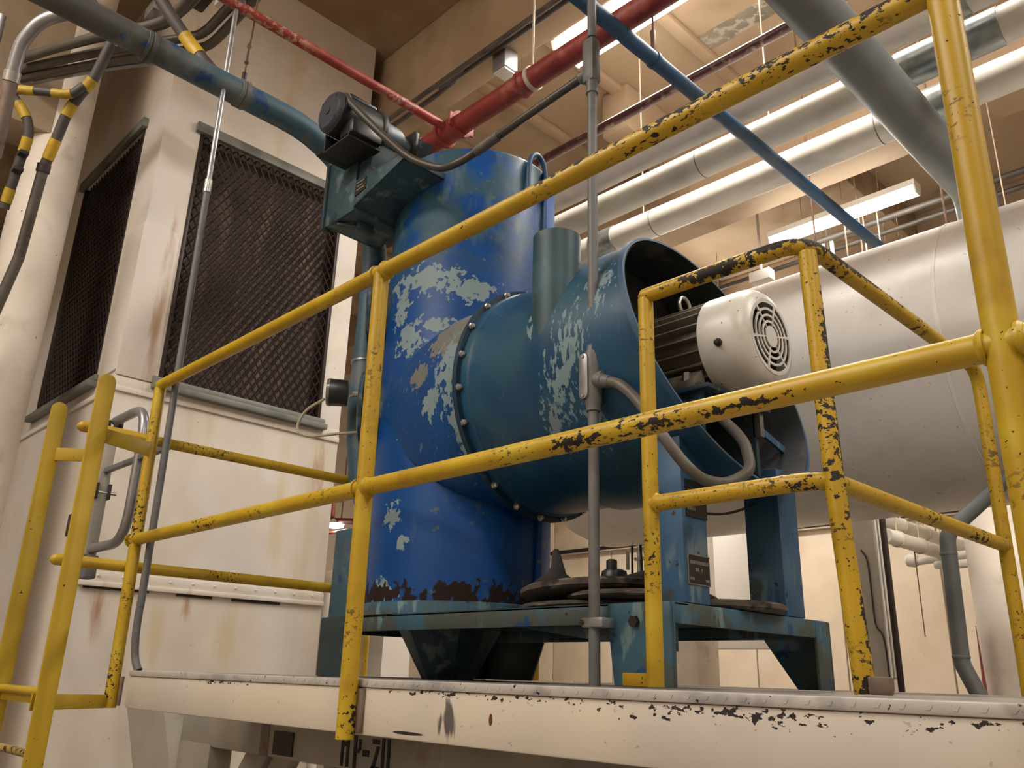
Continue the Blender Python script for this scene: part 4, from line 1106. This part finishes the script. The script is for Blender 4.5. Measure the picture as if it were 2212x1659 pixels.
# conduits along the first girder
for k, (y, z) in enumerate(((1.72, 5.40), (1.78, 5.42))):
    tag(obj('ceiling_conduit', MB().tube(smooth_path([(-5, y + .02 * k, z), (-3.9, y + .02 * k, z), (-3.6, y - .03 * k, z), (-3.2, y, z), (4.5, y, z)], 6) if k else [(-5, y, z), (4.5, y, z)], .018, 12), M['dull_conduit']),
        ('upper' if k == 0 else 'lower kinked') + ' grey conduit along the ceiling girder left of the bright lamp', 'conduit')
t = thing('emergency_light', 'small grey box light fixed under the ceiling girder', 'light', (-3.30, 1.86, 5.3))
obj('case', MB().box(-3.38, -3.26, 1.80, 1.92, 5.29, 5.45), M['emt'], t, bevel=.01)
obj('lens', MB().box(-3.37, -3.27, 1.81, 1.91, 5.275, 5.29), M['white'], t, bevel=.004)
obj('pull_loop', MB().tube([(-3.26 + .02 * math.sin(a), 1.9, 5.29 - .03 * (1 - math.cos(a))) for a in [k * .4 for k in range(12)]], .004, 8), M['emt'], t)

# conduits behind the narrow lamp
for k, (y, z, r_) in enumerate(((5.42, 5.36, .028), (5.58, 5.32, .022))):
    tag(obj('ceiling_conduit', MB().cyl((-6, y, z), (4.5, y, z), r_, n=14), M['dull_conduit']), ('thicker' if k == 0 else 'thinner') + ' grey conduit running beside the narrow strip lamp', 'conduit')
t = thing('conduit_drop', 'white conduit drop with junction fittings behind the thin blue pipe', 'conduit', (-3.0, 5.5, 4.6))
for k, (xx, z0) in enumerate(((-3.02, 4.75), (-2.93, 4.2), (-2.85, 4.2))):
    obj('tube', MB().cyl((xx, 5.45, z0), (xx, 5.45, 5.40), .026 if k == 0 else .018, n=12), M['white'], t)
obj('junction_fitting', MB().box(-3.065, -2.975, 5.38, 5.47, 4.60, 4.86), M['white'], t, bevel=.02)
obj('elbow_fitting', MB().cyl((-2.93, 5.43, 4.70), (-2.76, 5.40, 4.77), .03, n=12), M['white'], t)
sp_ = MB().box(-3.46, -3.26, 5.05, 5.15, 4.98, 5.08)
sp_.box(-3.37, -3.35, 5.09, 5.11, 5.08, CZ - .002)
tag(obj('small_speaker', sp_, M['white'], bevel=.004), 'small white box hanging beside the narrow strip lamp', 'box')
# red pipe pieces across the back
tag(obj('sprinkler_branch', MB().cyl((-.72, 1.0, 5.2), (-.72, 7.5, 5.2), .034, n=16), M['red']), 'red branch pipe seen between the white pipes at upper right', 'pipe')
t = thing('sprinkler_drop', 'short red pipe with a dusty coupling beyond the yellow post at right', 'pipe', (-.55, 3.7, 4.6))
obj('pipe_run', MB().cyl((-.62, 3.6, 4.72), (-.20, 4.4, 4.62), .028, n=14), M['red'], t)
obj('coupling', MB().cyl((-.62, 3.6, 4.72), (-.54, 3.75, 4.70), .038, n=14), M['red_worn'], t)

# ------------------------------------------------------------------ grey conduit from the deck up to the bundle (left)
t = thing('conduit_riser', 'thin bright metal conduit rising from the deck in front of the square vent', 'conduit', (-3.16, .05, DZ))
obj('lower_tube', MB().tube(smooth_path([(-3.115, .05, DZ), (-3.125, .046, 1.60), (-3.145, .040, 1.64), (-3.155, .035, 1.72), (-3.157, .035, 1.82)], 5), .0135, 14), M['grey_conduit'], t)
obj('middle_tube', MB().cyl((-3.155, .035, 1.80), (-3.165, .03, 3.55), .0135, n=14), M['grey_conduit'], t)
obj('upper_tube', MB().cyl((-3.165, .03, 3.55), (-3.18, .03, 4.50), .0115, n=14), M['emt'], t)
obj('coupling', MB().cyl((-3.165, .03, 3.50), (-3.165, .03, 3.56), .0165, n=14), M['steel'], t)
obj('top_box', MB().box(-3.21, -3.15, 0, .06, 4.49, 4.58), M['dull_conduit'], t, bevel=.008)

# ------------------------------------------------------------------ conduit bundle at upper left
Zb = 4.75
runs = [
    [(-4.75, -.50, Zb + .05), (-4.295, -.267, Zb + .05), (-3.969, -.076, Zb + .05), (-3.83, -.036, Zb + .05), (-3.509, -.012, Zb + .05), (-2.6, -.008, Zb + .05)],
    [(-4.70, -.51, Zb), (-4.239, -.300, Zb), (-3.90, -.11, Zb), (-3.722, -.060, Zb), (-3.463, -.055, Zb), (-2.6, -.05, Zb)],
    [(-4.80, -.49, Zb), (-4.333, -.235, Zb), (-4.007, -.035, Zb), (-3.83, .075, Zb), (-3.744, .105, Zb), (-3.557, .112, Zb), (-2.6, .112, Zb)],
    [(-4.85, -.47, Zb - .02), (-4.39, -.20, Zb - .02), (-3.957, .075, Zb - .02), (-3.846, .142, Zb - .02), (-3.752, .165, Zb - .02), (-3.531, .168, Zb - .02), (-2.6, .168, Zb - .02)],
    [(-4.80, -.40, Zb - .03), (-4.473, -.21, Zb - .03), (-4.184, -.02, Zb - .03), (-3.95, .14, Zb - .03)]]
desc = ['topmost', 'second', 'third', 'lowest bent', 'short bright']
for k, rpts in enumerate(runs):
    tag(obj('bundle_conduit', MB().tube(smooth_path(rpts, 7), .0245 if k < 4 else .013, 14), M['dull_conduit'] if k < 4 else M['emt']),
        desc[k] + ' grey conduit of the bent bundle behind the blue pipe at upper left', 'conduit', 'bent conduit bundle')
t = thing('bend_conduit', 'wide grey conduit bending down at the upper left corner, rusty below its collar', 'conduit', (-4.0, -.6, 4.2))
obj('bend', MB().tube(smooth_path([(-3.60, -.44, 4.455), (-3.713, -.517, 4.435), (-3.778, -.572, 4.413), (-3.83, -.609, 4.376), (-3.891, -.636, 4.304), (-3.928, -.638, 4.233), (-3.958, -.634, 4.162)], 6), .030, 18), M['emt'], t)
obj('lower_run', MB().tube(smooth_path([(-3.958, -.634, 4.162), (-4.02, -.617, 4.0), (-4.10, -.60, 3.80)], 4), .031, 18), M['rust_conduit'], t)
obj('collar', MB().cyl((-3.954, -.635, 4.172), (-3.972, -.630, 4.128), .036, n=18), M['steel'], t)
tag(obj('corner_conduit', MB().cyl((-4.05, -.72, 4.5), (-4.12, -.70, 4.1), .018, n=12), M['emt']), 'short pale conduit at the extreme upper left corner', 'conduit')

def taped(name, label, pts, r, bands, base='tape_grey', group=None):
    """pipe with yellow tape bands: bands = list of (start, end) fractions of the length"""
    path = smooth_path(pts, 8)
    L = [0.0]
    for a, b in zip(path, path[1:]):
        L.append(L[-1] + (b - a).length)
    def at(f):
        d = f * L[-1]
        for i in range(len(L) - 1):
            if L[i + 1] >= d:
                u = (d - L[i]) / max(1e-9, L[i + 1] - L[i])
                return path[i].lerp(path[i + 1], u)
        return path[-1]
    t = thing(name, label, 'pipe', tuple(pts[0]))
    obj('pipe_run', MB().tube(path, r, 16), M[base], t)
    for a, b in bands:
        seg = [at(a + (b - a) * k / 6) for k in range(7)]
        obj('tape_band', MB().tube(seg, r * 1.1, 16), M['rubber_tape_yellow'], t)
    return t
taped('taped_pipe', 'yellow banded grey pipe running down the round column', [(-4.026, -.246, 4.617), (-4.12, -.264, 4.458), (-4.166, -.283, 4.40), (-4.212, -.302, 4.343), (-4.261, -.318, 4.274), (-4.31, -.323, 4.183), (-4.345, -.326, 4.126), (-4.42, -.332, 4.013)], .026,
      [(.28, .37), (.50, .60), (.78, .93)])
t = thing('column_conduit', 'dull grey conduit strapped down the face of the round column', 'conduit', (-4.6, -.36, 3.0))
obj('tube', MB().tube([(-4.42, -.332, 4.013), (-4.575, -.315, 3.56), (-4.73, -.36, 3.1), (-4.85, -.42, 2.6), (-4.95, -.48, 1.6)], .027, 16), M['dull_conduit'], t)
obj('collar', MB().cyl((-4.415, -.333, 4.03), (-4.427, -.331, 3.99), .033, n=16), M['dark_metal'], t)
taped('taped_crossover', 'yellow banded grey pipe lying level between the two taped drops', [(-4.40, -.58, 4.352), (-4.279, -.448, 4.344), (-4.183, -.344, 4.337), (-4.13, -.30, 4.385)], .022, [(.12, .36), (.58, .82)])
t = taped('taped_drop', 'short yellow banded drop pipe clamped left of the round column', [(-4.39, -.56, 4.335), (-4.377, -.521, 4.288), (-4.363, -.476, 4.226), (-4.367, -.447, 4.16), (-4.392, -.439, 4.093), (-4.435, -.44, 4.003), (-4.488, -.439, 3.891), (-4.545, -.437, 3.78)], .024, [(.10, .24), (.40, .52), (.83, .95)])
for z, xx in ((4.03, -4.42), (3.95, -4.455)):
    obj('strap_clamp', MB().box(xx - .045, xx + .055, -.462, -.418, z - .01, z + .012), M['dark_metal'], t, bevel=.004)
taped('taped_branch', 'yellow banded branch pipe coming down onto the dusty blue pipe', [(-3.56, -.27, 4.72), (-3.518, -.139, 4.543), (-3.47, -.03, 4.40), (-3.36, .04, 4.24), (-3.24, .07, 4.11)], .030, [(.0, .08), (.42, .60)], 'tape_grey')
# hanging odds and ends among the conduits
for k, (p, c, lab) in enumerate((((-4.15, -.02, 5.05), 'emt', 'left'), ((-3.95, .12, 5.12), 'dark_metal', 'middle'), ((-3.80, .22, 5.08), 'white', 'right'))):
    tag(obj('junction_box', MB().box(p[0] - .07, p[0] + .07, p[1] - .05, p[1] + .05, p[2] - .04, p[2] + .04), M[c], bevel=.012), lab + ' one of three small junction boxes above the bent conduits', 'box', 'junction boxes above the conduits')

# ------------------------------------------------------------------ lower background
t = thing('square_column', 'pale square steel-jacketed column behind the chipped yellow post', 'column', (-2.42, 4.5, 0))
obj('jacket', MB().box(-2.50, -2.33, 4.42, 4.58, 1.66, 3.45), M['white_pipe'], t, bevel=.006)
obj('foot', MB().box(-2.49, -2.34, 4.43, 4.57, 0, 1.66), M['concrete_column'], t, bevel=.006)
obj('corner_bead', MB().cyl((-2.325, 4.415, 1.66), (-2.325, 4.415, 3.45), .012, n=10), M['white'], t)
tag(obj('column_cable', MB().tube(smooth_path([(-2.43, 4.41, 2.46), (-2.395, 4.41, 2.38), (-2.39, 4.41, 2.15), (-2.385, 4.41, 1.98), (-2.34, 4.405, 1.88), (-2.33, 4.405, 1.5)], 5), .006, 8), M['dark_metal']), 'thin dark cable clipped down the pale square column', 'cable')
tag(obj('standpipe', MB().cyl((-2.285, 4.45, 0), (-2.285, 4.45, 2.78), .02, n=12), M['dark_metal']), 'thin dark vertical pipe right of the pale square column', 'pipe')
t = thing('white_column', 'white round column at the right edge behind the grey downpipe', 'column', (-1.72, 5.2, 0))
obj('shaft', MB().lathe((-1.83, 5.2, 0), (0, 0, 1), [(.20, 0), (.20, 3.7)], 36), M['concrete_column'], t)
tag(obj('red_strap', MB().prism([(-2.005, 5.03, 1.42), (-1.965, 5.0, 1.42), (-1.985, 5.01, 2.0)], (.01, -.02, 0)), M['red']), 'narrow red pennant strip against the white round column', 'strip')
for k, (z, xx, lab) in enumerate(((2.76, -2.52, 'upper'), (2.60, -2.40, 'lower'))):
    t = thing('insulated_pipe', lab + ' of two cream insulated pipes with ring hangers at lower right', 'pipe', (xx, 6, z), 'cream insulated pipes')
    obj('pipe_run', MB().cyl((xx, 4.75, z), (xx, 7.6, z), .052, n=20), M['white_pipe'], t)
    for y in (4.95, 5.35, 5.8):
        obj('hanger_ring', MB().lathe((xx, y, z), (0, 1, 0), [(.053, 0), (.060, .003), (.060, .017), (.053, .02)], 20), M['pale_rod'], t)
        obj('hanger_rod', MB().cyl((xx, y + .01, z + .05), (xx, y + .01, 5.6), .006, n=8), M['pale_rod'], t)
t = thing('flood_light', 'small white twin-ended lamp bracket below the cream insulated pipes', 'light', (-2.35, 5.9, 2.5))
obj('arm', MB().cyl((-2.62, 5.9, 2.56), (-2.15, 5.9, 2.60), .03, n=14), M['white'], t)
obj('head', MB().lathe((-2.62, 5.9, 2.56), (-1, 0, .2), [(.03, 0), (.05, .02), (.05, .08), (.03, .1)], 16), M['white'], t)
obj('body', MB().box(-2.5, -2.2, 5.85, 5.95, 2.49, 2.55), M['white'], t, bevel=.02)
tag(obj('hanging_string', MB().cyl((-2.42, 5.3, 2.56), (-2.42, 5.3, 1.95), .004, n=6), M['rod']), 'thin red cord hanging below the cream insulated pipes', 'cord')
tag(obj('wall_pipe', MB().cyl((-10, 7.93, 3.32), (4.5, 7.93, 3.32), .025, n=10), M['black_dull']), 'thin black pipe along the top joint of the far panel wall', 'pipe')
t = thing('pull_chain_lamp', 'small white hanging fixture left of the chipped yellow post', 'lamp', (-3.9, 6.4, 3.0))
obj('stem', MB().cyl((-3.30, 6.4, 3.08), (-3.30, 6.4, 6.12), .008, n=8), M['white'], t)
obj('bell', MB().lathe((-3.30, 6.4, 2.96), (0, 0, 1), [(.03, 0), (.035, .05), (.012, .12)], 16), M['white'], t)
obj('stay', MB().cyl((-3.30, 6.4, 3.30), (-3.52, 6.4, 3.14), .006, n=8), M['white'], t)
# behind the stand, between cyclone and column
t = thing('concrete_pillar', 'bare concrete pillar seen under the blower drum', 'pillar', (-4.15, 4.8, 0))
obj('pillar_shaft', MB().box(-4.27, -3.93, 4.7, 5.0, 0, 3.3), M['concrete_column'], t, bevel=.01)
tag(obj('wall_cabinet', MB().box(-4.32, -3.70, 5.4, 5.6, 1.88, 2.92), M['white'], bevel=.006), 'flat white cabinet on the far side under the blower drum', 'cabinet')
t = thing('pipe_rack', 'cluster of thin galvanised pipes with clamps beside the bare concrete pillar', 'pipe', (-4.4, 4.4, 0))
for k, (xx, rr_) in enumerate(((-4.10, .018), (-4.02, .022), (-3.80, .014))):
    obj('tube', MB().cyl((xx, 4.2, 0), (xx, 4.2, 3.4), rr_, n=12), M['galv'], t)
for z in (2.62, 2.50, 2.38):
    obj('clamp', MB().box(-4.13, -3.78, 4.17, 4.20, z - .014, z + .014), M['galv'], t, bevel=.006)
obj('valve_handle', MB().cyl((-4.19, 4.17, 2.42), (-4.19, 4.17, 2.56), .014, n=10), M['grey_conduit'], t)
for k, (x0, x1, xm) in enumerate(((-3.55, -3.55, -3.56), (-3.48, -3.50, -3.45))):
    tag(obj('hanging_cable', MB().tube(smooth_path([(x0, 3.4, 2.47), (xm, 3.4, 1.75), (xm - .01 * k, 3.4, 1.66), (x1 - .03 * k, 3.4, 1.3)], 5), .008, 8), M['black_dull']), ('left straight' if k == 0 else 'right wavy') + ' black cable hanging below the stand near the grey riser', 'cable')
tag(obj('cabinet', MB().box(-8.75, -8.2, 4.8, 5.2, 0, 2.1), M['white'], bevel=.01), 'tall white cabinet far back behind the hopper', 'cabinet')
tag(obj('yellow_pole', MB().cyl((-5.40, 2.6, 0), (-5.40, 2.6, 2.0), .022, n=14), M['yellow_flat']), 'thin yellow pole behind the front railing post', 'pole')
t = thing('sprinkler_fitting', 'red pipe elbow seen in the gap between the wall and the cyclone', 'pipe', (-8.2, 4.0, 3.0))
obj('hanger_rod', MB().cyl((-8.05, 4.0, 3.2), (-8.05, 4.0, 6.12), .008, n=8), M['rod'], t)
obj('elbow', MB().tube(fillet([(-8.27, 4.0, 3.40), (-8.25, 4.0, 3.21), (-7.6, 4.0, 3.13)], .08), .035, 14), M['red'], t)
obj('lower_run', MB().cyl((-8.6, 4.05, 3.09), (-7.4, 4.05, 3.08), .016, n=12), M['red'], t)
t = thing('bay_lamp', 'small glowing lamp under the red pipe elbow', 'lamp', (-8.2, 4.0, 3.1))
obj('shade', MB().lathe((-8.18, 4.0, 3.165), (0, 0, 1), [(.11, 0), (.09, .03), (.03, .06)], 18), M['white'], t)
obj('bulb', MB().lathe((-8.18, 4.0, 3.12), (0, 0, 1), [(.04, 0), (.10, .015), (.10, .045)], 18), M['lamp'], t)
tag(obj('pipe_beam', MB().box(-9.5, -6.5, 4.3, 4.5, 2.55, 2.72), M['plain_wall'], bevel=.01), 'pale horizontal beam low in the gap between the wall and the cyclone', 'beam')
for k, xx in enumerate((-8.22, -8.03)):
    tag(obj('white_standpipe', MB().cyl((xx, 3.9, 0), (xx, 3.9, 2.40), .055, n=14), M['white']), ('left' if k == 0 else 'right') + ' of two white vertical pipes between the wall and the cyclone', 'pipe', 'white vertical pipes in the gap')
